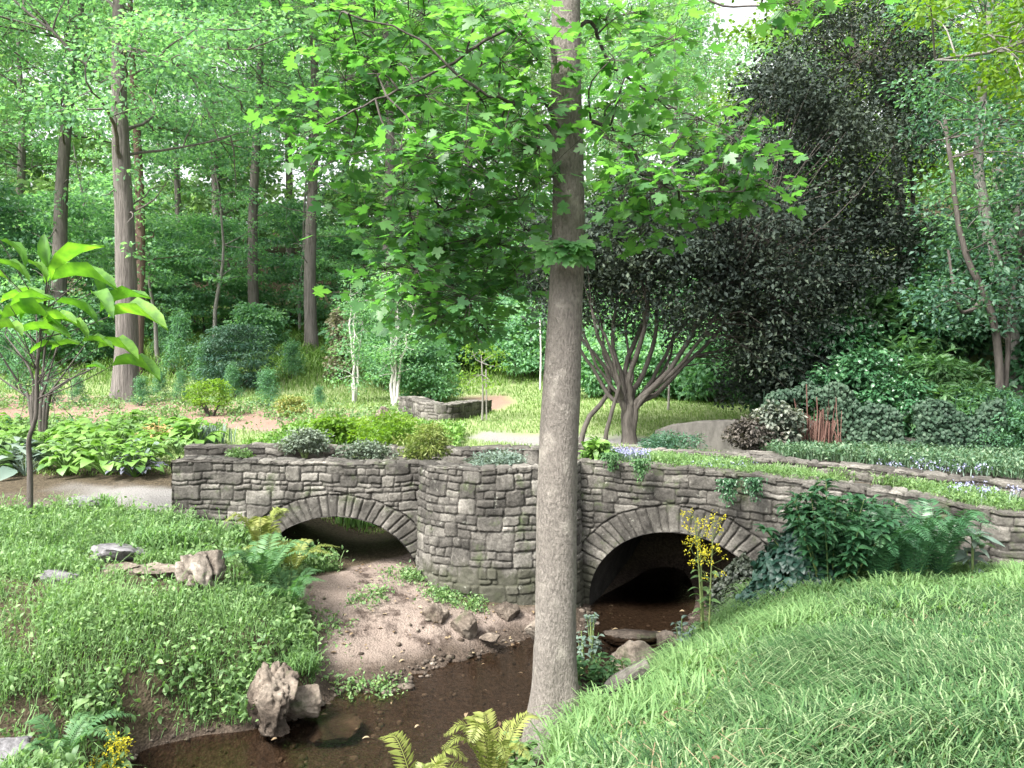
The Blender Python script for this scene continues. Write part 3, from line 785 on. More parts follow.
# ------------------------------------------------------------------ tall background trees
def tall_tree(seed, Ht, r0, lean=(0, 0), h0=6.0, nl=26, reach=5.0, leaf=.15, tpl=QUAD, per=300, sr=1.1, dens=1.0, taper=.55, nside=12, tmax=None, crowned=True):
    r = np.random.default_rng(seed)
    zz = np.linspace(-.4, Ht, 26)
    pts = np.stack([lean[0] * zz / Ht + .12 * np.sin(zz * .35 + seed), lean[1] * zz / Ht + .12 * np.cos(zz * .3 + seed), zz], -1)
    rad = r0 * (1 - (1 - taper * .3) * np.clip(zz / Ht, 0, 1) ** 1.15) + r0 * .55 * np.exp(-np.clip(zz + .2, 0, 9) / .45)
    tb = MB(); cb = MB()
    fl = lambda P, a: 1 + .16 * np.exp(-np.clip(P[:, 2:3], 0, 9) / .5) * np.sin(a[None] * 5 + seed)
    V, F = tube(pts, rad, nside + 6, .10, seed, 2.2, fl); tb.add(V, F)
    for k in range(nl):
        h = h0 + (Ht - h0) * (k + r.random()) / nl
        f = (h - h0) / (Ht - h0)
        L = reach * (0.55 + .6 * math.sin(math.pi * min(1, f * .85 + .15))) * r.uniform(.6, 1.15)
        a = r.uniform(0, 2 * np.pi)
        base = np.array([np.interp(h, zz, pts[:, 0]), np.interp(h, zz, pts[:, 1]), h])
        d = np.array([math.cos(a), math.sin(a), r.uniform(-.05, .6) + .5 * f])
        B = branch(base, d, L, 8, r, .16, -.03)
        rb = np.interp(h, zz, rad) * r.uniform(.16, .3)
        V, F = tube(B, np.linspace(rb, .012, 9), 6); tb.add(V, F)
        for q in range(5):
            i = r.integers(2, 9); s = B[i]
            T = branch(s, unit(B[min(i, 7) + 1] - B[min(i, 7)]) + r.normal(size=3) * .7, L * r.uniform(.2, .42), 4, r, .2, -.04)
            V, F = tube(T, np.linspace(.03, .008, 5), 4); tb.add(V, F)
            tn = r.normal(.5, .14)
            spray(cb, tpl, T[-1], sr * r.uniform(.6, 1.2), int(1.6 * per * dens * r.uniform(.6, 1.3) / 5), leaf, r, tint=(tn, .17))
            spray(cb, tpl, T[2], sr * .7, int(1.35 * per * dens * .5 / 5), leaf, r, tint=(tn, .17))
    for k in range(26):        # tufts straight from the trunk
        h = r.uniform(.18, .75) * Ht; a = r.uniform(0, 2 * np.pi); ri = np.interp(h, zz, rad)
        c = np.array([np.interp(h, zz, pts[:, 0]) + (ri + .25) * math.cos(a), np.interp(h, zz, pts[:, 1]) + (ri + .25) * math.sin(a), h])
        spray(cb, tpl, c, .5, 26, leaf, r, tint=(.6, .2), flat=.6)
    for k in range(7):         # dead snags
        h = r.uniform(.15, .6) * Ht; a = r.uniform(0, 2 * np.pi)
        B = branch([np.interp(h, zz, pts[:, 0]), np.interp(h, zz, pts[:, 1]), h], [math.cos(a), math.sin(a), .3], r.uniform(.7, 2.4), 6, r, .3)
        V, F = tube(B, np.linspace(.035, .008, 7), 5); tb.add(V, F)
    return tb, cb

def place_tree(tb, cb, name, label, px, d, bark, leafm, cat='tree', group=None, rotz=0.0, loc=None, sc=1.0):
    g = ground_at(px, d) if loc is None else np.array(loc)
    t = thing(name, label, cat, g, group); t.rotation_euler = (0, 0, rotz); t.scale = (sc,) * 3
    link('trunk', tb.mesh('trunk', bark), t)
    if cb is not None and cb.n: link('crown', cb.mesh('crown', leafm, False), t)
    return t

WOOD = 'tall trees in the woodland behind the garden'
tb, cb = tall_tree(101, 20, .36, (.1, 0), 7.0, 30, 6.0, .17, per=260, sr=1.2)
treeA = place_tree(tb, cb, 'tulip_tree', 'thick straight grey-brown trunk rising from the pinkish mulch mound at left', 122, 25, B_TALL, L_PALE, group=WOOD)
tb, cb = tall_tree(102, 22, .34, (1.5, 0), 9, 26, 6.0, .20, per=260, sr=1.4)
treeB = place_tree(tb, cb, 'tulip_tree', 'pale trunk farthest left, half hidden by leaves behind the big-leaved sapling', 54, 35, B_TALL, L_PALE, group=WOOD)
tb, cb = tall_tree(103, 24, .28, (.3, 0), 9, 26, 5.5, .20, per=260, sr=1.4)
treeC = place_tree(tb, cb, 'tulip_tree', 'slim trunk on the slope behind the feathery blue-green shrub', 254, 40, B_TALL, L_PALE, group=WOOD)
tb, cb = tall_tree(104, 23, .30, (-.1, 0), 10, 24, 5.5, .19, per=240, sr=1.3)
treeD = place_tree(tb, cb, 'tulip_tree', 'straight pale trunk right of the slope, beside the white-stemmed saplings', 313, 37, B_TALL, L_PALE, group=WOOD)
tb, cb = tall_tree(105, 23, .30, (-.2, 0), 9, 24, 5.5, .19, per=240, sr=1.3)
treeE = place_tree(tb, cb, 'tulip_tree', 'grey trunk rising behind the white-stemmed saplings and maple leaves', 389, 36, B_TALL, L_PALE, group=WOOD)
tb, cb = tall_tree(106, 20, .22, (-.2, 0), 9, 18, 4.5, .18, per=260, sr=1.2)
place_tree(tb, cb, 'oak_tree', 'reddish brown trunk peeping out just behind the thick mulch mound trunk', 138, 31, B_BROWN, L_MID, group=WOOD)
more = [ (178, 46, 'thin dark trunk deep in the wood left of the feathery shrub', treeC, .8, 2.0), (222, 52, 'dark leaning trunk high in the wood beyond the feathery shrub', treeB, 1.0, 3.5),
         (420, 44, 'dark trunk showing between the maple leaves left of the near trunk', treeD, 1.0, 1.2), (288, 55, 'slender trunk far back between two straight pale trunks', treeE, 1.0, 4.2),
         (20, 50, 'far trunk at the left edge behind the shrubbery', treeA, .9, 2.6), (470, 52, 'tall tree far behind the lawn left of the near maple trunk', treeA, .95, 5.0),
         (620, 47, 'tall pale tree rising behind the many-stemmed dark tree', treeD, .85, .4), (672, 36, 'pale leafy tree just below the bright gap in the sky', treeE, .62, 2.2), (-60, 33, 'tall pale tree whose branches enter at the upper left edge', treeE, .95, 1.7),
         (850, 40, 'tall light green tree behind the dark evergreen crown', treeC, .8, .9), (1000, 33, 'tall light green tree behind the shrubby right bank', treeA, .75, 3.9),
         (1130, 26, 'tall tree outside the right edge with branches over the bank', treeD, .7, 2.9), (345, 62, 'far woodland tree behind the white-stemmed saplings', treeB, 1.0, 5.4)]
for px, d, lab, src, sc, rz in more:
    copy_thing(src, ground_at(px, d), rz, sc, lab, WOOD, 'woodland_tree')

tb, cb = tall_tree(107, 15, .2, (.2, 0), 3.0, 34, 4.2, .16, per=420, sr=1.1)
place_tree(tb, cb, 'lime_green_tree', 'sunlit lime green tree glimpsed through the dark evergreen crown', 850, 24, B_GREY, L_LIME, group=WOOD)
# far wood: reads as one mass
def far_woods():
    r = np.random.default_rng(55); mb = MB()
    for k in range(1500):
        d = r.uniform(50, 78); px = r.uniform(-260, 1300)
        top = 345 + (480 if px < 640 else 330) * -1
        py = r.uniform(-30, 345) if r.random() < .75 else r.uniform(180, 345)
        if 700 < px < 790 and py < 42 - abs(px - 745) * .5: continue
        c = at(px, py, d)
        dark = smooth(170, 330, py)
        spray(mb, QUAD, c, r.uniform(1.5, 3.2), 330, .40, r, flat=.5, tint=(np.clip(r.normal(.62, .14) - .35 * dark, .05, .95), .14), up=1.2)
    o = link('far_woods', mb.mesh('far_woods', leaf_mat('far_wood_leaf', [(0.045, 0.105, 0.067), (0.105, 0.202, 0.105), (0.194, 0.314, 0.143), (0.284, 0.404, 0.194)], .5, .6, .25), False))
    tag(o, 'distant pale green deciduous wood closing off the garden', 'woods', kind='stuff')
far_woods()

# ------------------------------------------------------------------ shrubs and understory
def bush(seed, rx, ry, h, n, leaf, tpl=SIMPLE, nclump=26, stems=6, flat=.6, tint=.5, tv=.16, cone=False, up=.6, lift=.12, srad=.34, base=0.0):
    r = np.random.default_rng(seed); cb, sb = MB(), MB()
    for k in range(nclump):
        a = r.uniform(0, 2 * np.pi); t = (k + r.random()) / nclump
        z = h * (lift + (1 - lift) * t)
        if cone: q = (1 - t) * .95 + .06
        else: q = math.sqrt(max(0.02, 1 - (2 * t - .9) ** 2 * .8))
        q *= r.uniform(.35, 1.0) ** .6
        c = np.array([rx * q * math.cos(a) * .8, ry * q * math.sin(a) * .8, z * .92 + base])
        spray(cb, tpl, c, srad * max(rx, ry) * r.uniform(.7, 1.25), int(n / nclump), leaf, r, up=up, flat=flat, tint=(np.clip(r.normal(tint, tv), 0, 1), .13))
        if k < stems * 2:
            V, F = tube(curve_pts([[c[0] * .12, c[1] * .12, -.08], [c[0] * .45, c[1] * .45, z * .5], c], 7), np.linspace(.012 + .012 * h, .005, 7), 5); sb.add(V, F)
    return cb, sb
def place_bush(b, name, label, g, leafm, stemm=B_DARK, cat='shrub', group=None, rotz=0.0, fol='foliage'):
    t = thing(name, label, cat, g, group); t.rotation_euler[2] = rotz
    link(fol, b[0].mesh(fol, leafm, False), t)
    if b[1] is not None and b[1].n: link('stem', b[1].mesh('stem', stemm), t)
    return t

# understory trees under the tall ones (dark green wall at y 230-370 of the picture)
US = 'understory trees at the wood edge'
ub = [bush(300 + k, 3.3, 2.7, 6.6, 11000, .19, QUAD, 85, 10, .17, .5, .24, lift=.04, srad=.36) for k in range(3)]
uprot = []
ulist = [(150, 38, 1.0, 'dark green understory tree behind the mulch mound trunk'), (205, 41, 1.05, 'dark understory tree behind the slope of small conifers'), (285, 44, 1.1, 'deep green understory tree between the two slope trunks'),
         (345, 41, .95, 'leafy understory tree behind the white-stemmed saplings'), (60, 40, 1.15, 'light green understory tree behind the left shrubbery'), (-30, 36, 1.2, 'understory tree cut by the left picture edge'),
         (430, 40, 1.1, 'dark understory tree beyond the pink gravel path'), (500, 37, 1.0, 'mid green understory tree beyond the lawn, left of the near trunk'), (545, 42, 1.2, 'understory tree hidden partly by the near maple trunk'),
         (640, 36, 1.1, 'light understory tree behind the many-stemmed dark tree'), (720, 34, 1.1, 'understory tree behind the concrete garden wall'), (800, 33, 1.1, 'understory tree behind the drooping dark crown'), (110, 46, 1.2, 'tall understory tree high behind the thick left trunk')]
for k, (px, d, sc, lab) in enumerate(ulist):
    if k < 3: uprot.append(place_bush(ub[k], 'understory_tree', lab, ground_at(px, d), [L_PALE, L_PALE, L_MID][k], cat='tree', group=US)); uprot[-1].scale = (sc,) * 3
    else: copy_thing(uprot[k % 3], ground_at(px, d), k * 1.3, sc, lab, US, 'understory_tree')

# thin young trunks standing between
for k, (px, d, h_, lab) in enumerate([(159, 33, 5.5, 'pale thin young trunk right of the mulch mound trunk'), (214, 37, 9.0, 'thin leaning young trunk left of the feathery conifer'), (300, 42, 12.0, 'thin bare trunk left of the pale slope trunk'), (420, 36, 9.5, 'dark young trunk between the maple leaves and the pink path'), (232, 48, 13.0, 'thin twisting trunk high behind the feathery conifer'), (95, 42, 10.0, 'thin trunk left of the mulch mound trunk'), (440, 40, 11.0, 'slim trunk right of the white-stemmed saplings')]):
    r_ = np.random.default_rng(600 + k); tb, cb = MB(), MB()
    P = branch([0, 0, -.2], [r_.normal() * .05, 0, 1], h_, 12, r_, .07, .05); V, F = tube(P, np.linspace(.11, .025, 13), 8, .1, k, 3); tb.add(V, F)
    for q in range(16):
        i = r_.integers(5, 13); T = branch(P[i], r_.normal(size=3) * [1, 1, .3] + [0, 0, .35], h_ * r_.uniform(.12, .26), 5, r_, .2); V, F = tube(T, np.linspace(.03, .006, 6), 5); tb.add(V, F)
        spray(cb, QUAD, T[-1], .8, 70, .17, r_, flat=.2, tint=(r_.normal(.55, .15), .17)); spray(cb, QUAD, T[3], .6, 40, .17, r_, flat=.2, tint=(.5, .2))
    place_tree(tb, cb, 'young_tree', lab, px, d, B_DARK if k in (3, 4) else B_GREY, L_PALE, group=WOOD)
# conifers and small shrubs on the slope and in the mulch bed
SL = 'young shrubs on the slope and mulch bed'
fe = bush(330, 1.5, 1.3, 2.5, 9000, .15, NARROW, 60, 5, .18, .55, .15, lift=.05, srad=.42)
place_bush(fe, 'feathery_conifer', 'large feathery blue-green conifer below the slim slope trunk', ground_at(236, 29), leaf_mat('blue_conifer', [(.03, .08, .06), (.06, .13, .09), (.12, .20, .14)], .25, .5, .3), group=SL)
cs = bush(331, .52, .52, 1.15, 3200, .075, NARROW, 40, 4, .8, .5, .15, cone=True, srad=.42)
con = place_bush(cs, 'young_conifer', 'round-shouldered young conifer standing left of the yellow bush', ground_at(267, 23), L_MID, group=SL)
sm = [(319, 23.5, .55, 'small dark dome conifer on the lawn right of the yellow bush'), (78, 23.5, .62, 'left small conifer in front of the mulch mound'), (50, 24, .75, 'small conifer beside the big-leaved sapling stems'),
      (141, 23.5, .75, 'small conifer just right of the mulch mound trunk'), (160, 25, .7, 'pale small conifer, second right of the mulch mound trunk'), (181, 24, .6, 'small conifer, third right of the mulch mound trunk'),
      (110, 33, 1.5, 'dark dense conifer behind the thick mulch mound trunk'), (205, 29, 1.2, 'grey-green conifer left of the feathery conifer'), (180, 31, 1.5, 'pale conifer on the slope behind the mulch bed'),
      (292, 31, 1.3, 'narrow conifer right of the feathery conifer'), (165, 34, 1.3, 'high slope conifer left of the feathery conifer'), (20, 27, .9, 'small conifer at the far left of the mulch bed'), (5, 30, 1.4, 'conifer at the left picture edge'), (232, 26, .8, 'small conifer at the foot of the feathery conifer')]
for k, (px, d, sc, lab) in enumerate(sm):
    copy_thing(con, ground_at(px, d), k * 2.1, (sc, sc, sc * (1.0 + .25 * (k % 3))), lab, SL)
yb = bush(332, .42, .36, .5, 1500, .07, SIMPLE, 24, 3, .6, .8, .12, srad=.4)
place_bush(yb, 'golden_bush', 'low rounded golden yellow bush by the mulch bed', ground_at(291, 20.5), L_FERNY, group=SL)
lime = bush(333, .75, .5, 1.0, 1500, .08, SIMPLE, 26, 6, .35, .7, .12, lift=.3, srad=.3)
place_bush(lime, 'lime_shrub', 'thin airy lime green shrub in the mulch bed', ground_at(211, 20.5), L_LIME, group=SL)
tn = bush(334, .75, .7, 2.9, 2600, .13, OVAL, 40, 3, .5, .7, .15, cone=True, srad=.4)
place_bush(tn, 'young_magnolia', 'upright pinkish-tipped young evergreen beside the pale slope trunk', ground_at(338, 30), leaf_mat('tan_tip_leaf', [(.06, .10, .05), (.15, .16, .09), (.28, .25, .18)], .25, .5, .35), group=SL)
gs = bush(335, 1.3, 1.1, 1.9, 5200, .13, OVAL, 55, 5, .4, .55, .18, srad=.36)
gbush = place_bush(gs, 'broad_shrub', 'broad rounded mid green shrub by the low stone wall', ground_at(425, 25), L_PALE, group=SL)
gl = [(400, 29, 1.25, 'green shrub behind the white-stemmed saplings'), (455, 32, 1.5, 'green shrub beside the end of the pink gravel path'), (505, 33, 1.6, 'leafy shrub beyond the pink path, left of the near trunk'), (528, 30, 1.3, 'shrub just left of the near maple trunk'),
      (60, 32, 1.5, 'shrub behind the leftmost conifers'), (20, 35, 1.8, 'shrub below the farthest left trunk'), (590, 32, 1.5, 'shrub right of the near trunk behind the lawn'), (690, 29, 1.2, 'shrub above the concrete garden wall'), (640, 31, 1.3, 'shrub beyond the lawn behind the dark stems'), (720, 26, 1.4, 'leafy shrub behind the drooping dark branches'), (255, 36, 1.3, 'shrub at the foot of the slim slope trunk'), (365, 34, 1.4, 'dark shrub right of the pale slope trunk'), (605, 24, 1.0, 'shrub at the lawn top, left of the dark stems'), (648, 23, .95, 'shrub at the lawn top seen between the dark stems'), (682, 23.5, 1.1, 'shrub at the lawn top right of the dark stems'), (715, 22, 1.1, 'shrub at the lawn top under the drooping dark branches'), (625, 27, 1.5, 'taller shrub behind the lawn, between the dark stems'), (745, 23, 1.3, 'shrub behind the concrete wall end')]
for k, (px, d, sc, lab) in enumerate(gl):
    copy_thing(gbush, ground_at(px, d), k * 1.7, sc, lab, SL)

# white-stemmed saplings
def pale_sapling(seed, label, px, d, ends, Ht, dens=1.0):
    r = np.random.default_rng(seed); sb, cb = MB(), MB()
    for (ex, ey) in ends:
        pts = curve_pts([[0, 0, -.1], [ex * .35, ey * .3, Ht * .4], [ex, ey, Ht * r.uniform(.8, 1.05)]], 10) + np.r_[np.zeros((1, 3)), r.normal(size=(9, 3)) * .03]
        V, F = tube(pts, np.linspace(.055, .018, 10), 7); sb.add(V, F)
        for q in range(16):
            i = r.integers(3, 10); T = branch(pts[i], r.normal(size=3) + [0, 0, .6], Ht * .16, 3, r)
            V, F = tube(T, np.linspace(.012, .004, 4), 4); sb.add(V, F)
            spray(cb, SIMPLE, T[-1], .40, int(60 * dens), .10, r, flat=.6, tint=(r.normal(.65, .15), .15))
    g = ground_at(px, d); t = thing('pale_sapling', label, 'sapling', g, 'white-stemmed saplings on the lawn')
    link('stem', sb.mesh('stem', B_PALE), t); link('foliage', cb.mesh('foliage', L_PALE, False), t)
pale_sapling(401, 'white multi-stemmed sapling nearer the pale slope trunk', 354, 25, [(-.15, 0), (.35, .2), (.05, -.2)], 3.4)
pale_sapling(402, 'white multi-stemmed sapling right behind the low stone wall', 394, 24, [(-.25, .1), (.2, 0), (.75, -.1), (.05, .2)], 3.9)
# staked young tree on the lawn
def staked():
    r = np.random.default_rng(410); g = ground_at(482, 19.3); sb, cb = MB(), MB()
    pts = curve_pts([[0, 0, -.1], [.02, 0, .7], [-.02, 0, 1.7]], 8); V, F = tube(pts, np.linspace(.03, .012, 8), 8); sb.add(V, F)
    for q in range(12):
        T = branch(pts[r.integers(5, 8)], r.normal(size=3) * [1, 1, .5] + [0, 0, .3], .5, 3, r); V, F = tube(T, np.linspace(.012, .004, 4), 4); sb.add(V, F)
        spray(cb, SIMPLE, T[-1], .25, 55, .08, r, flat=.6, tint=(.6, .2))
    t = thing('staked_sapling', 'slender young tree tied to a thin stake on the lawn', 'sapling', g)
    link('trunk', sb.mesh('trunk', B_GREY), t); link('foliage', cb.mesh('foliage', L_LIME, False), t)
    mb = MB(); V, F = tube(np.array([[.11, -.03, -.1], [.11, -.03, .6], [.10, -.03, 1.25]]), .018, 8); mb.add(V, F)
    V, F = tube(np.array([[.11, -.03, 1.0], [.05, -.04, 1.0], [0, -.03, 1.0], [.05, .03, 1.01], [.11, -.03, 1.0]]), .008, 5); mb.add(V, F)
    link('stake', mb.mesh('stake', B_GREY), t)
staked()
for px, d, h, lab in ((540, 27, 2.4, 'thin pale stem on the lawn just left of the near trunk'), (668, 20, 1.4, 'thin grey stake standing on the lawn above the concrete wall')):
    mb = MB(); V, F = tube(curve_pts([[0, 0, -.1], [.03, 0, h * .5], [0, 0, h]], 6), np.linspace(.035, .022, 6), 8); mb.add(V, F)
    tag(link('garden_stake', mb.mesh('garden_stake', B_PALE if px < 600 else B_GREY), None, ground_at(px, d)), lab, 'stake')

# ------------------------------------------------------------------ many-stemmed dark tree
def dark_tree():
    r = np.random.default_rng(77); base = ground_at(628, 15.6)
    tb, cb = MB(), MB()
    fl = lambda P, a: 1 + 0 * a[None]
    # trunk: short bole that splits into sinuous stems (ends given relative to the base)
    stems = [(-1.0, .2, 2.1, .075), (-.75, -.4, 2.6, .08), (-.25, .3, 3.0, .085), (.25, -.3, 3.2, .095), (.8, .35, 3.0, .09), (1.5, -.3, 2.7, .10), (1.9, .2, 2.4, .085), (.5, .7, 3.6, .09), (2.0, -.5, 3.0, .07), (-.95, .6, .5, .06), (-.5, .5, 2.5, .06), (1.1, .6, 2.2, .06), (.1, .5, 2.8, .06), (1.7, .7, 3.2, .07), (-1.3, -.2, 2.9, .055), (-.5, -.3, .45, .05)]
    V, F = tube(curve_pts([[.02, 0, -.2], [.02, 0, .12], [0, 0, .45], [.02, .0, .75]], 10), [.26, .20, .165, .145, .135, .13, .125, .12, .11, .09], 14, .12, 3, 5); tb.add(V, F)
    tips = []
    for k, (ex, ey, ez, rr) in enumerate(stems):
        rr = rr * .8
        if ez < 1:      # low side stem from the ground at left
            P = curve_pts([[-.95, .1, -.15], [-.8, .1, .35], [-.35, .1, 1.1], [-.75, .1, 1.9], [-1.2, .1, 2.6]], 14); rr = .06 if k < 10 else .05
            if k > 10: P = P * [.55, 1, .95] + [0, -.35, 0]
        else:
            a = .14; P = curve_pts([[ex * .05, ey * .05, .25], [ex * .10, ey * .1, .75], [ex * .32 + r.normal() * .06, ey * .4, ez * .42], [ex * .72 + r.normal() * .06, ey * .8, ez * .72], [ex, ey, ez]], 16)
        P[2:] += r.normal(size=(len(P) - 2, 3)) * .012
        wv = np.arange(len(P)) * .75; P[3:, 0] += (.07 * np.sin(wv + k * 1.7) * np.linspace(0, 1, len(P)))[3:]; P[3:, 1] += (.06 * np.cos(wv * .8 + k) * np.linspace(0, 1, len(P)))[3:]
        V, F = tube(P, np.linspace(rr, rr * .42, len(P)), 9, .10, k, 5); tb.add(V, F)
        tips.append((P[-1], unit(P[-1] - P[-3]), rr * .42))
        for q in range(2):
            i = r.integers(8, 13); tips.append((P[i], unit(P[i] - P[i - 2] + r.normal(size=3) * .5), rr * .4))
    # wide dome: envelope of leaf clumps, each joined by a branch to the nearest stem
    T = np.array([t[0] for t in tips])
    clumps = []
    for k in range(470):
        a = r.uniform(0, 2 * np.pi); u = r.uniform(-.75, 1)
        q = math.sqrt(1 - min(u * u, .98)) * r.uniform(.55, 1.0)
        c = np.array([1.75 + 4.2 * q * math.cos(a), 1.0 + 3.0 * q * math.sin(a), 4.55 + 3.4 * u])
        px = 512 + FX * (c[0] + base[0]) / (c[1] + base[1]); py = HOR + FX * (ZC - c[2] - base[2]) / (c[1] + base[1])
        lim = 318 if px < 720 else np.interp(px, [720, 770, 830, 880, 930], [350, 405, 390, 300, 280])
        if py > lim + r.normal() * 16: continue
        if py < 215 and r.random() < .12: continue
        if px < 600 and py < 215: continue
        if px < 800 and py < 50 + (790 - px) * 1.1 and py < 170: continue
        clumps.append(c)
    for k in range(130):     # the lower left skirt of the crown, above the fanning stems
        c = np.array([r.uniform(-1.5, 2.6), r.uniform(-1.2, 1.6), r.uniform(2.25, 4.4)])
        py = HOR + FX * (ZC - c[2] - base[2]) / (c[1] + base[1]); px = 512 + FX * (c[0] + base[0]) / (c[1] + base[1])
        if px > 545 and py < 300 + 20 * r.normal(): clumps.append(c)
    for k in range(45):      # branches that hang lower on the side of the bank
        c = np.array([r.uniform(2.2, 4.3), r.uniform(-.6, 1.4), r.uniform(.95, 2.4)]); clumps.append(c)
    for k in range(75):     # dense drooping right shoulder
        px, py, d = r.uniform(690, 930), r.uniform(70, 345), r.uniform(14.6, 17.6)
        if ((px - 838) / 108) ** 2 + ((py - 235) / 125) ** 2 < 1: clumps.append(at(px, py, d) - base)
    for c in clumps:
        i = np.argmin(np.linalg.norm(T - c, axis=1) + r.random(len(T)) * .8)
        s = T[i]; m = (s + c) / 2 + np.array([0, 0, .25]) + r.normal(size=3) * .15
        P = curve_pts([s, m, c], 7)
        V, F = tube(P, np.linspace(min(.014, tips[i][2]), .004, 7), 5); tb.add(V, F)
        spray(cb, SIMPLE, c, r.uniform(.42, .8), 190, .10, r, flat=.7, up=.9, tint=(r.normal(.45, .2), .2), jit=.8)
    t = thing('many_stemmed_tree', 'dark purplish evergreen tree with many grey stems fanning out behind the bridge', 'tree', base)
    link('trunk', tb.mesh('trunk', B_DARK), t); link('crown', cb.mesh('crown', L_DARK, False), t)
dark_tree()

def crown_tree(name, label, base, stems, clumps, bark, leafm, leaf=.1, per=120, tpl=SIMPLE, srad=(.4, .8), seed=5, flat=.5, up=.7, rb=.013, group=None, tint=.5):
    """tree with given stems (control points, radii) and clump centres in world space"""
    r = np.random.default_rng(seed); base = np.asarray(base, float); tb, cb = MB(), MB(); J = []
    for k, (P, r0, r1) in enumerate(stems):
        Q = curve_pts(np.asarray(P, float) - base, 18); Q[2:-1] += r.normal(size=(15, 3)) * r0 * .12
        V, F = tube(Q, np.linspace(r0, r1, 18), 9, .1, seed + k, 4); tb.add(V, F)
        J += list(Q[7:])
    J = np.array(J)
    for c in np.asarray(clumps, float) - base:
        i = np.argmin(np.linalg.norm(J - c, axis=1) + r.random(len(J)) * .5)
        P = curve_pts([J[i], (J[i] + c) / 2 + [0, 0, .12] + r.normal(size=3) * .08, c], 6)
        V, F = tube(P, np.linspace(rb, .006, 6), 5); tb.add(V, F)
        spray(cb, tpl, c, r.uniform(*srad), per, leaf, r, flat=flat, up=up, tint=(np.clip(r.normal(tint, .16), 0, 1), .15))
    t = thing(name, label, 'tree', base, group)
    link('trunk', tb.mesh('trunk', bark), t); link('crown', cb.mesh('crown', leafm, False), t)
    return t
def px_clumps(n, xr, yr, dr, seed, f=None):
    r = np.random.default_rng(seed); out = []
    while len(out) < n:
        px, py, d = r.uniform(*xr), r.uniform(*yr), r.uniform(*dr)
        if f is None or f(px, py): out.append(at(px, py, d))
    return out
# second dark evergreen, upper right
b2 = ground_at(905, 18.5)
crown_tree('dark_holly', 'dark small-leaved evergreen standing behind and above the many-stemmed tree', b2,
    [([b2 - [0, 0, .2], b2 + [-.1, 0, 3], b2 + [-.5, -.1, 6], at(850, 60, 18)], .14, .05), ([b2, b2 + [.3, .2, 3], at(905, 120, 18)], .08, .03)],
    px_clumps(120, (760, 960), (0, 200), (16.5, 20), 61, lambda x, y: ((x - 868) / 92) ** 2 + ((y - 78) / 100) ** 2 < 1 and not (((x - 860) / 40) ** 2 + ((y - 150) / 34) ** 2 < 1)) +
    px_clumps(40, (780, 950), (190, 330), (16.5, 19), 62),
    B_DARK, L_DARK, .10, 130, seed=62, flat=.7, up=.9)
# right bank trees
RB = 'trees on the right bank'
b3 = ground_at(1018, 14.0)
crown_tree('bank_tree', 'leaning grey trunk with thin pale bark at the right edge', b3,
    [([b3 - [0, 0, .3], at(1012, 330, 14), at(990, 240, 14), at(978, 160, 14.2), at(985, 60, 14.5), at(1000, -60, 15)], .13, .06), ([at(1000, 280, 14), at(1020, 200, 14), at(1035, 90, 14)], .07, .04)],
    px_clumps(210, (915, 1130), (-60, 300), (13, 17), 63), B_GREY, L_MID, .10, 120, seed=63, group=RB, tint=.6)
b4 = ground_at(1002, 13.2)
crown_tree('bank_tree', 'dark forked thin trunk on the right bank in front of the leaning grey one', b4,
    [([b4 - [0, 0, .3], at(996, 330, 13.2), at(968, 260, 13.2), at(955, 200, 13.3), at(945, 120, 13.5)], .07, .03), ([at(985, 300, 13.2), at(960, 310, 13), at(948, 250, 13)], .04, .02), ([b4, at(1010, 320, 13.4), at(1022, 240, 13.6)], .05, .03)],
    px_clumps(70, (925, 1080), (120, 330), (12.2, 15.5), 64), B_DARK, L_DEEP, .10, 120, seed=64, group=RB, tint=.55)
# lime green branches entering at the top right
b5 = ground_at(1240, 11.0)
crown_tree('lime_tree', 'bright lime green branches of a tree standing beyond the right edge', b5,
    [([b5 - [0, 0, .3], b5 + [0, 0, 4], b5 + [-.2, 0, 9]], .16, .08), ([b5 + [0, 0, 5], at(1120, 20, 10.5), at(1000, 50, 10), at(935, 60, 10)], .05, .012), ([b5 + [0, 0, 6], at(1100, -60, 10), at(980, -10, 9.5)], .05, .012)],
    px_clumps(60, (925, 1130), (-40, 105), (9, 11), 65, lambda x, y: y < 20 + (x - 925) * .9), B_GREY, L_LIME, .095, 60, seed=65, srad=(.3, .55), flat=.35, group=RB, tint=.6)

# shrubs covering the right bank
BK = 'shrubs on the shady right bank'
bb = [bush(340, 1.0, .9, 1.5, 5200, .11, OVAL, 60, 5, .5, .5, .2, srad=.34), bush(341, 1.1, .9, 1.3, 4200, .20, NARROW, 60, 5, .3, .5, .2, srad=.4), bush(342, .9, .8, 1.2, 4200, .085, SIMPLE, 60, 5, .6, .55, .2, srad=.36)]
bl = [(868, 14.6, 1.1, 0, L_SHRUB, 'blue-green broad-leaved shrub on the bank below the dark crown'), (930, 14.5, 1.0, 1, L_FERN, 'feathery fern-like shrub in the middle of the right bank'), (1000, 13.2, .95, 2, L_MID, 'bright round shrub low at the right edge of the bank')]
bp = []
for px, d, sc, k, m, lab in bl:
    bp.append(place_bush(bb[k], 'bank_shrub', lab, ground_at(px, d), m, group=BK)); bp[-1].scale = (sc,) * 3
r_ = np.random.default_rng(9)
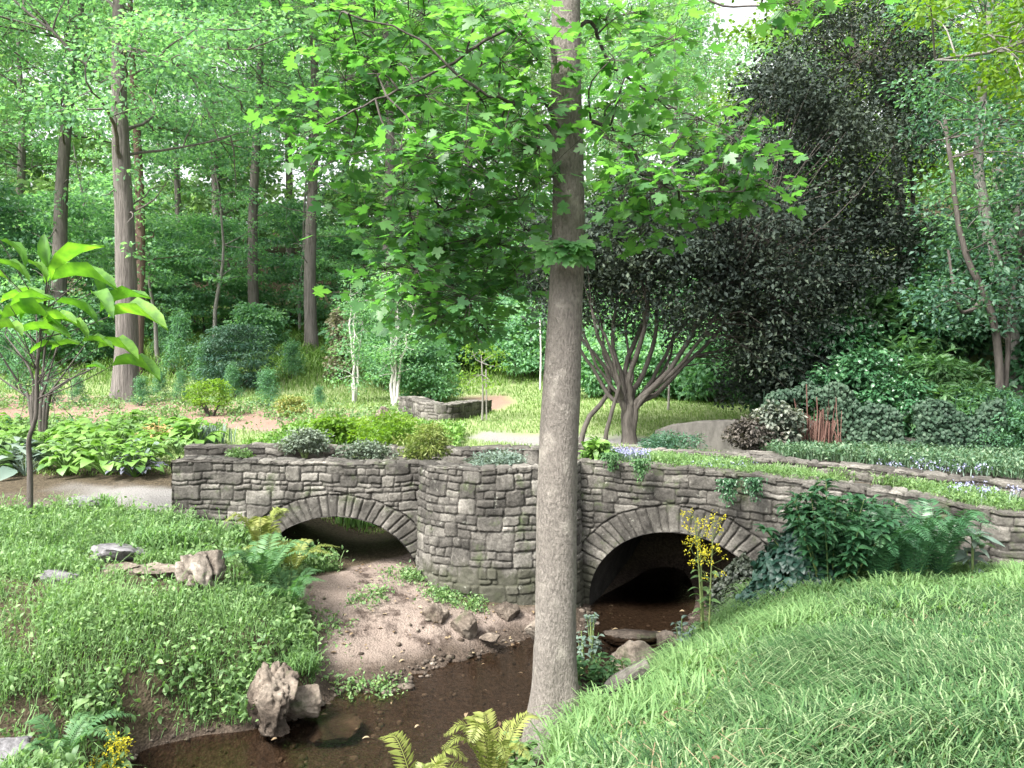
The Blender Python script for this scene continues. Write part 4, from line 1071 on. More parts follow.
for k, (px, d, sc, w, lab) in enumerate([(845, 15.6, 1.3, 0, 'shrub high on the bank left of the blue-green one'), (900, 16, 1.4, 1, 'feathery shrub high on the bank below the dark holly'), (960, 15.5, 1.3, 0, 'shrub behind the dark forked trunk'), (1010, 16, 1.5, 1, 'feathery shrub behind the leaning grey trunk'),
        (1060, 14, 1.3, 0, 'shrub beyond the right edge of the bank'), (965, 13.6, .9, 1, 'low feathery shrub at the foot of the forked trunk'), (900, 13.9, .85, 0, 'small dark shrub above the ivy wall'), (1040, 12.4, .9, 2, 'bright shrub cut by the right edge'), (940, 18, 1.7, 0, 'tall shrub at the top of the bank'), (1000, 19, 1.9, 2, 'large light shrub at the top right of the bank'), (870, 18, 1.6, 2, 'light shrub glimpsed through the dark crown'), (985, 12.6, .55, 2, 'lowest glossy light shrub at the bank foot'), (1055, 18, 2.0, 1, 'tall feathery shrub at the right edge of the bank'), (800, 19, 1.6, 2, 'light shrub behind the drooping dark branches'), (780, 16.5, .8, 0, 'small shrub above the concrete wall')]):
    copy_thing(bp[w], ground_at(px, d), k * 1.9, sc, lab, BK)
# ------------------------------------------------------------------ near maple: trunk and hanging leafy branches
def maple():
    r = np.random.default_rng(88)
    base = np.array([(553 - 512) / FX * 5.95, 5.95, .22])
    tr = [(556, 5.95, -.25), (555, 5.95, .15), (554, 5.95, .6), (556, 5.95, 1.3), (558, 5.95, 2.3), (563, 5.97, 3.2), (568, 6.0, 4.1), (567, 6.02, 5.0), (566, 6.05, 5.9), (568, 6.1, 8.0), (560, 6.2, 11.0)]
    P = np.array([((px - 512) / FX * d, d, z) for px, d, z in tr])
    Q = curve_pts(P, 260)
    rad = np.interp(Q[:, 2], [-.3, .1, .35, .7, 1.3, 2.4, 3.4, 4.2, 5.5, 8, 11], [.265, .232, .195, .168, .153, .148, .130, .122, .112, .09, .03])
    fl = lambda p, a: 1 + .16 * np.exp(-np.clip(p[:, 2:3] - .1, 0, 9) / .30) * np.sin(a[None] * 5 + 1) + .02 * np.sin(a[None] * 3 + p[:, 2:3] * 2) 
    V, F = tube(Q - base, rad, 72, .06, 5, 5.0, fl)
    # branch collars and old scars
    tb = MB()
    Vw = V + base
    for (px, py, ang, amp, w) in ((568, 28, -1.2, .02, .06), (566, 108, -1.0, .03, .055), (570, 145, -1.6, -.010, .035), (566, 228, -1.5, .016, .05), (558, 310, -1.9, .008, .05), (556, 402, -1.9, .014, .06), (553, 560, -1.9, -.012, .05), (548, 655, -1.9, .016, .09)):
        c = at(px, py, 5.88); d = np.linalg.norm(Vw - c, axis=1)
        k = amp * np.exp(-(d / w) ** 2); ax = np.stack([np.interp(Vw[:, 2], Q[:, 2], Q[:, 0]), np.interp(Vw[:, 2], Q[:, 2], Q[:, 1]), Vw[:, 2]], -1)
        Vw = Vw + unit(Vw - ax) * k[:, None]
    for (px, py, d, amp, w) in ((588, 735, 5.85, .075, .17), (528, 742, 5.85, .035, .15), (560, 748, 5.75, .05, .13)):     # root buttresses
        c = at(px, py, d); dd = np.linalg.norm((Vw - c) * [1, 1, .6], axis=1); ax = np.stack([0 * Vw[:, 2] + base[0], 0 * Vw[:, 2] + base[1], Vw[:, 2]], -1)
        Vw = Vw + unit(Vw - ax) * (amp * np.exp(-(dd / w) ** 2))[:, None]
    tb.add(Vw - base, F); lb = MB()
    mains = [ [(566, 110, 6.05), (545, 30, 5.9), (505, 30, 5.8), (455, 62, 5.6), (385, 95, 5.4), (335, 120, 5.3)],
              [(566, 150, 6.0), (545, 102, 5.8), (515, 105, 5.6), (470, 85, 5.5), (420, 40, 5.4), (350, 15, 5.3)],
              [(566, 175, 6.0), (545, 125, 6.1), (510, 142, 6.3), (480, 165, 6.4), (455, 195, 6.4), (430, 245, 6.3), (410, 290, 6.2)],
              [(567, 40, 6.1), (590, 22, 6.2), (608, 62, 6.4), (640, 85, 6.5), (672, 108, 6.5), (735, 130, 6.4)],
              [(567, 150, 6.1), (590, 122, 6.0), (622, 140, 5.9), (650, 172, 5.8), (678, 190, 5.7), (745, 190, 5.6)],
              [(566, -30, 6.1), (600, -60, 6.2), (660, -40, 6.2), (720, 5, 6.1), (800, 0, 6.0)],
              [(566, -10, 6.1), (520, -50, 5.8), (440, -40, 5.5), (360, -30, 5.3)],
              [(566, 160, 6.0), (545, 140, 6.4), (520, 180, 6.8), (500, 235, 6.9), (480, 290, 6.9)] ]
    J, JR = [], []
    for M in mains:
        B = curve_pts([at(*m) for m in M], 26); B[3:] += r.normal(size=(23, 3)) * .008
        rr = np.linspace(.019, .005, 26); V, F = tube(B - base, rr, 7, .1, 3, 9); lb.add(V, F)
        J += list(B[5:])
    J = np.array(J); cb = MB()
    cl = []
    left = [(335,40),(375,22),(425,15),(480,15),(525,30),(345,80),(395,65),(445,50),(500,60),(538,60),(330,125),(375,115),(425,95),(480,100),(530,95),(350,155),(400,150),(450,135),(505,135),(395,195),(440,180),(480,170),(525,150),(405,235),(445,225),(490,205),(415,270),(460,262),(500,245),(470,300),(505,290),(440,300),(385,270),(400,300),(430,320),(455,318),(480,325),(380,240),(365,210),(420,255),(515,270),(525,230),(540,180),(450,285),(410,215),(490,265),(520,200),(360,60),(410,30),(460,80),(520,120),(380,90),(490,40),(465,150),(425,160),(480,240),(330,10),(310,140)]
    for (x, y) in left: cl.append((x, y, 5.3 + .9 * r.random() + (.5 if y > 190 else 0), .30))
    right = [(605,20),(640,15),(675,40),(615,60),(650,55),(620,100),(655,100),(700,120),(735,140),(610,140),(645,135),(685,150),(720,170),(752,165),(630,175),(665,185),(700,195),(735,195),(650,215),(690,215),(620,200),(760,185),(640,235),(790,5),(820,0)]
    for (x, y) in right: cl.append((x, y, 5.4 + .9 * r.random(), .27))
    for (x, y, d, rad_) in cl:
        c = at(x, y, d); i = np.argmin(np.linalg.norm(J - c, axis=1) + .15 * r.random(len(J)))
        T = curve_pts([J[i], (J[i] + c) / 2 + [0, 0, .05] + r.normal(size=3) * .04, c + [0, 0, .03]], 8)
        V, F = tube(T - base, np.linspace(.009, .003, 8), 5); lb.add(V, F)
        n = 52 if x < 560 else 40
        p = c + r.normal(size=(n, 3)) * np.array([.19, .19, .10]) * (rad_ / .3)
        out = unit(np.c_[r.normal(size=(n, 2)), -.25 + .25 * r.normal(size=n)] + (p - c) * 2)
        nm = r.normal(size=(n, 3)) * .45 + np.array([0, -.15, 1.0])
        tn = .62 if x > 600 else np.interp(y, [0, 80, 200, 320], [.7, .58, .52, .48])
        scatter_leaves(cb, MAPLE, p - base, out, unit(nm), r.uniform(.07, .125, n), np.clip(r.normal(tn, .2, n), 0, 1))
        for q in range(0, n, 2):   # leaf stalks
            V, F = tube(np.array([c, (c + p[q]) / 2 + [0, 0, .015], p[q]]) - base, .0022, 3); lb.add(V, F)
    # small epicormic tuft on the front of the trunk
    c0 = at(566, 248, 5.74)
    for q in range(34):
        a = r.uniform(-.2, np.pi + .2); tip = c0 + np.array([math.cos(a) * r.uniform(.03, .22), -abs(math.sin(a)) * .12, r.uniform(-.08, .05)])
        V, F = tube(np.array([c0, (c0 + tip) / 2 + [0, 0, .02], tip]) - base, .003, 4); tb.add(V, F)
        scatter_leaves(cb, MAPLE, [tip - base], unit(tip - c0 + [0, -.02, -.08])[None], unit(np.array([[r.normal() * .35, -1.0, .75 + .3 * r.normal()]])), .12, r.uniform(.4, .9))
    t = thing('maple_tree', 'near maple with a straight grey-brown trunk and hanging sprays of lobed leaves', 'tree', base)
    link('trunk', tb.mesh('trunk', B_MAPLE), t); link('limbs', lb.mesh('limbs', B_DARK), t); link('crown', cb.mesh('crown', L_MAPLE, False), t)
maple()

# ------------------------------------------------------------------ big-leaved sapling at left
def big_leaf():
    r = np.random.default_rng(90); g = ground_at(30, 9.6); sb, cb = MB(), MB(); base = g
    D = 9.6
    main = curve_pts([g - [0, 0, .15], at(30, 470, D), at(29, 440, D), at(36, 415, D), at(37, 370, D), at(42, 320, D), at(48, 285, D)], 40)
    V, F = tube(main - base, np.linspace(.036, .012, 40), 9, .12, 4, 9); sb.add(V, F)
    L = [(51,281,101,245),(0,240,26,266),(46,281,26,260),(48,268,44,234),(51,281,116,286),(88,270,103,296),(0,303,52,297),(10,306,52,298),(92,293,113,316),(100,312,149,296),(108,317,166,326),(55,302,98,322),(0,320,60,322),(44,325,76,322),(22,332,70,336),(51,350,82,344),(82,342,113,347),(98,348,138,357),(86,368,106,369),(112,366,160,378),(-4,330,22,334),(30,330,62,345),(-6,262,30,280),(50,300,20,318),(60,345,30,352),(46,285,70,262),(8,280,-22,272),(8,318,-20,312),(60,320,88,338)]
    tpl = leaf_oval(.31, .07, .34, .025)
    for (x0, y0, x1, y1) in L:
        d = D + r.uniform(-.35, .35); a = at(x0, y0, d); b = at(x1, y1, d + r.uniform(-.3, .1))
        n = unit(np.array([[r.normal() * .16, -.05 + r.normal() * .16, 1.0]]))
        scatter_leaves(cb, tpl, [a - base], (b - a)[None], n, np.linalg.norm(b - a) * 1.04, r.uniform(.2, 1))
        i = np.argmin(np.linalg.norm(main - a, axis=1)); i = max(18, i - 5)
        P = curve_pts([main[i], (main[i] + a) / 2 + [0, 0, -.03], a], 6); V, F = tube(P - base, np.linspace(.009, .004, 6), 5); sb.add(V, F)
    t = thing('big_leaved_sapling', 'slender sapling with very large pale green leaves at the left', 'sapling', base)
    link('stem', sb.mesh('stem', B_DARK), t); link('foliage', cb.mesh('foliage', L_BIG), t)
    # the bare multi-stemmed shrub behind it
    g2 = ground_at(40, 15.5); sb, cb = MB(), MB(); D2 = 15.5
    for (mx, my, ex, ey) in ((20, 385, -15, 330), (30, 370, 5, 335), (38, 370, 36, 300), (46, 385, 62, 330), (52, 390, 85, 345), (44, 360, 50, 290), (60, 385, 100, 365), (25, 395, -20, 365)):
        P = curve_pts([g2 - [r.uniform(-.15, .15), 0, .1], at((38 + mx) / 2, 400, D2), at(mx, my, D2 + r.uniform(-.3, .3)), at(ex, ey, D2 + r.uniform(-.6, .6))], 14)
        V, F = tube(P - g2, np.linspace(.045, .01, 14), 7, .1, 4, 6); sb.add(V, F)
        for q in range(5):
            T = branch(P[r.integers(6, 14)], r.normal(size=3) + [0, 0, .4], .7, 4, r); V, F = tube(T - g2, np.linspace(.01, .003, 5), 4); sb.add(V, F)
            spray(cb, SIMPLE, T[-1] - g2, .3, 9, .07, r, tint=(.5, .2))
    t = thing('twiggy_shrub', 'dark twiggy many-stemmed shrub behind the big-leaved sapling', 'shrub', g2)
    link('stem', sb.mesh('stem', B_DARK), t); link('foliage', cb.mesh('foliage', L_MID, False), t)
big_leaf()

# ------------------------------------------------------------------ rocks
ROCKS = []
def clear_of_rocks(x, y):
    k = np.ones(x.shape, bool)
    for cx, cy, a, b in ROCKS: k &= ((x - cx) / a) ** 2 + ((y - cy) / b) ** 2 > 1
    return k
M_ROCK = stone_mat('field_rock', [(.06, .050, .042), (.125, .106, .09), (.21, .187, .162)], moss=(.05, .06, .03), fine=22, bumpd=.05, stain=(.42, .38, .35))
M_LOG = stone_mat('weathered_wood', [(.08, .070, .06), (.175, .158, .14), (.27, .25, .225)], fine=20, bumpd=.04, stain=(.45, .42, .39))
M_SLAB = stone_mat('slate_slab', [(.085, .085, .095), (.14, .14, .155), (.19, .19, .205)], fine=30, bumpd=.015)
def ico(sub):
    me = bpy.data.meshes.new('tmp'); 
    import bmesh
    bm = bmesh.new(); bmesh.ops.create_icosphere(bm, subdivisions=sub, radius=1)
    V = np.array([v.co[:] for v in bm.verts]); F = np.array([[v.index for v in f.verts] for f in bm.faces]); bm.free(); bpy.data.meshes.remove(me)
    return V, F
ICO = ico(5)
def rock(label, c, size, seed, name='rock', mat=None, rot=0.0, tilt=(0, 0), cuts=14, tone=.55, group=None, rough=.10, cutr=(.55, .85), flat=None, ridge=.10):
    r = np.random.default_rng(seed); V = ICO[0].copy()
    for k in range(cuts):
        n = unit(r.normal(size=3)); dd = r.uniform(*cutr); h = V @ n
        V = V - np.outer(np.clip(h - dd, 0, None), n) * .93
    V = V * (1 + rough * fbm(V[:, 0] * 2 + seed, V[:, 1] * 2, V[:, 2] * 2, seed, 4)[:, None]) + .045 * np.stack([fbm(V[:, 1] * 5, V[:, 2] * 5, V[:, 0] * 3, seed + k, 3) for k in range(3)], -1)
    rid = np.abs(fbm(V[:, 0] * 3 + V[:, 2] * 1.5, V[:, 1] * 3, V[:, 2] * .9 + seed, seed + 50, 3)); V = V * (1 - ridge * np.exp(-(rid / .12) ** 2))[:, None]
    if flat is not None: V[:, 2] = np.minimum(V[:, 2], flat + .05 * fbm(V[:, 0] * 4, V[:, 1] * 4, 0, seed, 3))
    V = V * np.asarray(size)
    cx, sx = math.cos(tilt[0]), math.sin(tilt[0]); V = V @ np.array([[1, 0, 0], [0, cx, sx], [0, -sx, cx]])
    cy, sy = math.cos(tilt[1]), math.sin(tilt[1]); V = V @ np.array([[cy, 0, -sy], [0, 1, 0], [sy, 0, cy]])
    cz, sz = math.cos(rot), math.sin(rot); V = V @ np.array([[cz, sz, 0], [-sz, cz, 0], [0, 0, 1]])
    mb = MB(); mb.add(V, ICO[1], np.clip(tone + .35 * fbm(V[:, 0] * 6, V[:, 1] * 6, V[:, 2] * 6, seed), .14, 1))
    me = mb.mesh(name, mat or M_ROCK)
    me.polygons.foreach_set('use_smooth', np.ones(len(me.polygons), bool))
    o = link(name, me, None, c); return tag(o, label, 'rock', group)
def rk(label, px, py, w, h, d, seed, depth=None, z=None, lift=0.0, **kw):
    """rock whose picture box is about w x h pixels, centred at px,py, at distance d"""
    c = at(px, py, d); s = d / FX
    ROCKS.append((c[0], c[1] - .05, w * s * .5, max((depth or w * s) * .5, .1) + .05))
    zg = Hs(c[0], c[1])
    return rock(label, (c[0], c[1], z if z is not None else max(c[2], zg - h * s * .1) + lift), (w * s / 2 * 1.25, (depth or w * s) / 2 * 1.1, h * s / 2 * 1.3), seed, **kw)
rk('large rounded brown boulder at the left water edge', 270, 698, 40, 56, 6.75, 41, rot=.9, tone=.55, rough=.16, ridge=.20, cutr=(.55, .85), tilt=(.2, .35), depth=.5)
rk('pale grey squarish rock right of the brown boulder at the water', 304, 702, 44, 28, 6.95, 2, rot=-.3, tone=.75)
rk('small dark stone below the brown boulder', 276, 727, 26, 14, 6.7, 3, tone=.35)
rk('flat blue-grey stepping slab highest on the left bank', 113, 553, 52, 26, 8.45, 4, name='stone_slab', mat=M_SLAB, tone=.65, depth=.5, cutr=(.5, .8), flat=.18, lift=.03, tilt=(-.12, .1))
rk('broad flat tan slab in the grass by the gnarled log', 153, 573, 62, 20, 8.1, 5, name='stone_slab', tone=.8, depth=.5, cutr=(.5, .8), flat=.2, lift=.03)
rk('small tan stone under the blue-grey slab', 120, 575, 34, 16, 8.1, 6, tone=.8, flat=.3, lift=.02)
rk('leaning grey triangular stone in the left lawn', 57, 580, 34, 26, 7.7, 7, tone=.6, mat=M_SLAB, flat=.4, lift=.02, tilt=(-.3, .2))
rk('grey wedge stone at the edge of the gravel path', 84, 507, 32, 20, 10.0, 8, tone=.7, mat=M_SLAB, flat=.5, lift=.03)
rk('left block of the pair standing on the sand bar', 436, 622, 26, 24, 8.75, 9, rot=.6, tilt=(.2, .4), tone=.6, cuts=18)
rk('right block of the pair standing on the sand bar', 466, 628, 28, 26, 8.6, 10, rot=-.4, tilt=(.1, -.5), tone=.72, cuts=18)
rk('low stone right of the pair on the sand bar', 490, 637, 20, 9, 8.5, 11, tone=.5)
rk('mossy stone at the foot of the bridge pier', 508, 612, 24, 16, 9.15, 12, tone=.3)
rk('pale stone between pier and maple trunk at the water', 545, 628, 34, 22, 8.7, 13, tone=.75)
rk('tan boulder half buried right of the maple foot', 593, 706, 34, 40, 6.35, 14, tone=.6, lift=.06)
rk('long tan rock on the right bank below the yellow flowers', 636, 662, 44, 28, 7.3, 15, tone=.6, rot=.5, lift=.05)
rk('small grey rock beside the yellow flower stems', 668, 645, 26, 20, 7.6, 16, tone=.6, lift=.05)
rk('square grey stone in front of the big dark shrub', 820, 598, 26, 16, 7.7, 17, tone=.6, cutr=(.5, .75))
rk('blue-grey flagstone at the bottom left corner', 6, 752, 46, 26, 5.3, 18, name='stone_slab', mat=M_SLAB, tone=.7, depth=.4, cutr=(.4, .8))
rk('submerged brown stone in the stream near the boulder', 335, 712, 60, 14, 6.95, 19, tone=.2, depth=.5, z=-.07)
rk('flat wet ledge under the right arch', 628, 630, 70, 9, 9.0, 20, tone=.16, depth=.5, z=-.03, rough=.3)
rk('pale boulder on the lawn left of the low stone wall', 383, 416, 15, 14, 18.5, 21, tone=.7)
rk('dark stone beside the golden bush', 280, 425, 10, 5, 19.6, 22, tone=.2)
rk('dark grey stone at the front of the hosta bed', 95, 478, 14, 9, 12.4, 23, tone=.3)

# gnarled hollow log on the left bank
def log():
    g = at(203, 578, 8.0); V = ICO[0].copy(); r = np.random.default_rng(12)
    for k in range(10):
        n = unit(r.normal(size=3) * [1, .5, 1]); dd = r.uniform(.6, .9); V = V - np.outer(np.clip(V @ n - dd, 0, None), n) * .9
    rid = np.abs(fbm(V[:, 0] * 1.8, V[:, 1] * .8 + 3, V[:, 2] * 1.8, 41, 3))
    V = V * (1 + .28 * fbm(V[:, 0] * 1.6, V[:, 1] * 1.3, V[:, 2] * 1.6, 8, 4) - .30 * np.exp(-(rid / .10) ** 2))[:, None]
    for c, w, dp in (((-.15, -1.0, -.10), .34, .75), ((.55, -.75, -.30), .26, .5), ((.1, -.1, .75), .22, .25)):   # rotted hollows
        V = V * (1 - dp * np.exp(-(np.linalg.norm(V - np.array(c), axis=1) / w) ** 2))[:, None]
    V[:, 2] += .35 * V[:, 1]
    V = V * [.25, .54, .25]; cz, sz = math.cos(.42), math.sin(.42); V = V @ np.array([[cz, sz, 0], [-sz, cz, 0], [0, 0, 1]])
    mb = MB(); mb.add(V, ICO[1], np.clip(.78 + .5 * fbm(V[:, 0] * 7, V[:, 1] * 4, V[:, 2] * 9, 3) - .5 * np.exp(-(rid / .10) ** 2), .14, 1))
    zz = max(g[2], Hs(g[0], g[1]) + .09); ROCKS.append((g[0], g[1], .22, .42))
    o = link('gnarled_log', mb.mesh('gnarled_log', M_LOG), None, (g[0], g[1], zz))
    tag(o, 'pale weathered gnarled log with a hollow end on the left bank', 'log')
log()
# sawn log stub on the right bank
B_STUB = bark_mat('grey_dead_wood', (.03, .026, .023), (.15, .14, .125), .5, 22, .9, .03)
def stub():
    g = at(628, 698, 6.2); mb = MB(); ROCKS.append((g[0] - .02, g[1] - .22, .24, .36))
    P = curve_pts([[-.16, .0, -.10], [0, .0, 0.0], [.16, .02, .07]], 8)
    V, F = tube(P, [.052, .062, .066, .062, .066, .06, .062, .058], 26, .38, 5, 9); mb.add(V, F, .4)
    for k in (0, 7):
        mb.add(V.reshape(8, 26, 3)[k], [np.arange(26)[None, ::(-1 if k == 0 else 1)]], .7)
    V, F = tube(np.array([[-.08, .02, -.35], [-.10, .01, -.15], [-.10, 0, -.04]]), [.05, .05, .04], 10); mb.add(V, F, .3)
    tag(link('log_stub', mb.mesh('log_stub', B_STUB), None, (g[0], g[1], max(g[2], Hs(g[0], g[1]) + .26))), 'grey sawn log stub jutting from the right bank beside the maple', 'log')
stub()

# ------------------------------------------------------------------ walls behind the bridge
M_CONC, _nt, _o = new_mat('weathered_concrete')
_c1 = ramp(_nt, tex_noise(_nt, coords(_nt, (1, 1, .35)), 5, 6, .75), [(.025, .024, .021), (.09, .085, .077)], [.3, .7])
_b = bsdf(_nt, _c1, .9, .2, bump(_nt, tex_noise(_nt, coords(_nt), 40, 4), .4, .01)); _nt.links.new(_b.outputs[0], _o.inputs[0])
def solid_wall(pl, L, zb, zt, th, mat, seed, n=60):
    s = np.linspace(0, L, n); p, nn = pl(s); mb = MB(); t = zt(s) + .012 * noise(s * 4, s * 0, 0, seed)
    prof = []
    for off, z in ((0, None), (0, -.03), (.025, 0), (th - .025, 0), (th, -.03), (th, None)):
        zz = np.full(n, zb) if z is None else t + z
        prof.append(np.stack([p[:, 0] - nn[:, 0] * off, p[:, 1] - nn[:, 1] * off, zz], -1))
    V = np.stack(prof, 1); mb.add(V, grid_faces(n, 6))
    mb.add(np.concatenate([V[0], V[-1]]), [np.array([[0, 1, 2, 3, 4, 5]]), np.array([[11, 10, 9, 8, 7, 6]])])
    return mb
pl, L = plan_curve([at(655, 440, 15.2)[:2], at(680, 440, 14.9)[:2], at(720, 440, 14.5)[:2], at(770, 440, 14.2)[:2], at(850, 440, 14.0)[:2]])
o = link('concrete_wall', solid_wall(pl, L, 1.0, lambda s: np.interp(s, [0, .35, .9, 1.8, 4], [1.62, 1.76, 1.86, 1.90, 1.90]), .3, M_CONC, 3).mesh('concrete_wall', M_CONC, False))
tag(o, 'low curved grey concrete retaining wall below the lawn', 'wall')
pl, L = plan_curve([at(398, 418, 21)[:2], at(420, 418, 19.6)[:2], at(450, 418, 19.3)[:2], at(478, 418, 20.5)[:2], at(492, 418, 21.6)[:2]])
mb = MB(); z_ = lambda s: 1.90 - .14 * np.asarray(s) / L + .02 * np.sin(np.asarray(s) * 2)
wall_face(mb, pl, L, 1.1, z_, 91, step=.022, top_jit=.02); top_cap(mb, pl, L, z_, .5, 91, step=.03, drop=.5)
tag(link('dry_stone_wall', mb.mesh('dry_stone_wall', M_STONE)), 'short curved dry stone wall on the lawn beyond the bridge', 'wall')
# terrace edging of stones at right, behind the bridge planting
pl, L = plan_curve([(3.2, 12.3), (4.5, 11.8), (5.6, 11.0), (6.6, 10.0), (7.6, 9.0)])
mb = MB(); z_ = lambda s: 1.62 + 0 * np.asarray(s); wall_face(mb, pl, L, 1.0, z_, 93, step=.02); top_cap(mb, pl, L, z_, .3, 93, step=.03, drop=.2)
tag(link('terrace_wall', mb.mesh('terrace_wall', M_STONE)), 'low stone terrace edging behind the right end of the bridge', 'wall')

# ivy-covered wall
pl, L = plan_curve([at(760, 440, 13.9)[:2], at(830, 440, 13.4)[:2], at(900, 440, 13.0)[:2], at(1000, 440, 12.6)[:2]])
o = link('bank_wall', solid_wall(pl, L, 1.0, lambda s: 1.72 + .1 * np.sin(s * 1.3), .3, M_CONC, 5).mesh('bank_wall', M_CONC, False))
tag(o, 'old retaining wall almost hidden under ivy below the right bank', 'wall')
def ivy_on(plan, L, zb, zt, n, seed, label, leaf=.085, mat=L_IVY, bare=None, out_=.10, tint=.5, dens=-.45, edge=0.0):
    r = np.random.default_rng(seed); mb = MB()
    s = r.uniform(0, L, n); z = zb + (zt - zb) * r.random(n) ** .8 * (1 + edge * noise(s * 1.6, 0 * s, 0, seed + 40) + edge * .5 * noise(s * 5, 0 * s, 0, seed + 41))
    k = noise(s * 2.2, z * 2.2, 0, seed) > dens
    if bare is not None: k &= ~bare(s, z)
    s, z = s[k], z[k]; n = len(s)
    p, nn = plan(s)
    o_ = r.uniform(.01, out_, n) + .05 * np.clip(noise(s * 3, z * 3, 0, seed + 2), 0, 1)
    P = np.stack([p[:, 0] + nn[:, 0] * o_, p[:, 1] + nn[:, 1] * o_, z], -1)
    N = unit(np.stack([nn[:, 0], nn[:, 1], 0 * s + .6], -1) + r.normal(size=(n, 3)) * .4)
    Dn = np.c_[r.normal(size=(n, 2)) * .5, -1 + .4 * r.normal(size=n)]
    scatter_leaves(mb, WIDE if leaf > .06 else SIMPLE, P, Dn, N, leaf * r.uniform(.6, 1.2, n), np.clip(tint + .25 * noise(s * 1.7, z * 1.7, 0, seed + 7) + .15 * r.normal(size=n), 0, 1))
    for q in range(int(L * 3)):
        s0 = r.uniform(0, L); ss = s0 + np.cumsum(r.normal(size=8) * .05); zz = np.linspace(zb, zt * .98, 8); pp, n2 = plan(np.clip(ss, 0, L))
        V, F = tube(np.stack([pp[:, 0] + n2[:, 0] * .02, pp[:, 1] + n2[:, 1] * .02, zz], -1), .008, 4); mb.add(V, F, 0.0)
    return tag(link('ivy', mb.mesh('ivy', mat, False)), label, 'ivy')
ivy_on(pl, L, 1.25, 2.5, 15000, 21, 'dark ivy mat covering the old retaining wall on the right', .07, leaf_mat('old_ivy_leaf', [(.012, .030, .018), (.028, .058, .034), (.055, .09, .055)], .1, .6, .25), out_=.3, dens=-.85, edge=.3)
# rusty red hanging stems in the ivy
mb = MB(); r_ = np.random.default_rng(31)
for k in range(150):
    b = at(r_.normal(818, 9), 0, 13.2); x, y = b[0], b[1] - r_.uniform(-.05, .3)
    V, F = tube(np.array([[x + r_.normal() * .06, y, 1.15], [x + r_.normal() * .02, y - .05, 1.55], [x + .08 * r_.normal(), y, 1.9 + .2 * r_.normal()]]), r_.uniform(.003, .012), 5); mb.add(V, F, r_.random())
tag(link('hanging_rusty_stems', mb.mesh('hanging_rusty_stems', L_RED)), 'rust-red bare stems hanging over the wall left of the ivy mat', 'stems')

# ------------------------------------------------------------------ ferns, broad-leaved and flowering plants
PINNA = leaf_quad(.17)
def fern(seed, n, Lr, lean=.9, pin=.16, up=1.0, spread=2 * np.pi, a0=0.0):
    r = np.random.default_rng(seed); mb = MB()
    for k in range(n):
        a = a0 + spread * (k + r.random() * .8) / n; L = Lr * r.uniform(.7, 1.1)
        ln = lean * r.uniform(.6, 1.3)
        P = curve_pts([[0, 0, -.03], [math.cos(a) * L * .25 * ln, math.sin(a) * L * .25 * ln, L * .5 * up], [math.cos(a) * L * .6 * ln, math.sin(a) * L * .6 * ln, L * .8 * up], [math.cos(a) * L * ln, math.sin(a) * L * ln, L * .72 * up]], 30)
        V, F = tube(P, np.linspace(.005, .0015, 30), 4); mb.add(V, F, .4)
        T = unit(np.gradient(P, axis=0)); side = unit(np.cross(T, [0, 0, 1.0])); nr = np.cross(side, T)
        i = np.arange(4, 29.6, .72); ii = i.astype(int).clip(0, 28)
        pos = np.stack([np.interp(i, np.arange(30), P[:, c]) for c in range(3)], -1)
        prof = pin * np.sin(np.pi * np.clip((i - 2) / 28, 0, 1) ** .75) ** .8 * (L / Lr) + .01
        tn = np.clip(r.normal(.5, .18), 0, 1)
        for sg in (-1, 1):
            d = side[ii] * sg + T[ii] * .45 - nr[ii] * .1
            scatter_leaves(mb, PINNA, pos, d + r.normal(size=d.shape) * .08, nr[ii] + r.normal(size=d.shape) * .12, prof, np.clip(tn + .1 * r.normal(size=len(i)), 0, 1))
    return mb
def put_fern(label, loc, mb, mat, group=None):
    return tag(link('fern', mb.mesh('fern', mat, False), None, loc), label, 'fern', group)
FG = 'ferns by the stream and bridge'
put_fern('yellowing fern in front of the left end of the bridge', ground_at(262, 9.2), fern(1, 9, .62, .55, .13, 1.15), L_FERNY, FG)
put_fern('pale yellow fern spreading over the low arch edge', at(292, 575, 9.0), fern(2, 8, .55, 1.0, .12, .9), L_FERNY, FG)
put_fern('light green fern at the bottom edge by the water', (-.55, 4.75, Hs(-.55, 4.75)), fern(3, 9, .48, .75, .085, 1.15), L_FERNY, FG)
put_fern('fern right of it at the bottom edge beside the maple foot', (-.12, 4.9, Hs(-.12, 4.9)), fern(4, 9, .54, .6, .09, 1.2), L_FERNY, FG)
put_fern('green fern low on the bank below the dry arch', ground_at(262, 8.3), fern(5, 10, .6, .9, .13), L_FERN, FG)
put_fern('green fern hanging over the sand bar edge', ground_at(290, 8.2), fern(6, 9, .5, 1.0, .11), L_FERN, FG)
put_fern('small fern at the bottom left beside the yellow flowers', ground_at(62, 5.75), fern(7, 8, .42, .9, .09), L_FERN, FG)
for k, (px, d, L_, lab) in enumerate([(912, 7.45, .82, 'large dark sword fern at the right of the big shrub'), (940, 7.6, .8, 'dark sword fern nearest the pale-stemmed plant'), (880, 7.5, .75, 'dark sword fern between the big shrub and the large fern')]):
    put_fern(lab, ground_at(px, d), fern(20 + k, 20, L_ * 1.15, .62, .11, 1.1), L_SHRUB, FG)

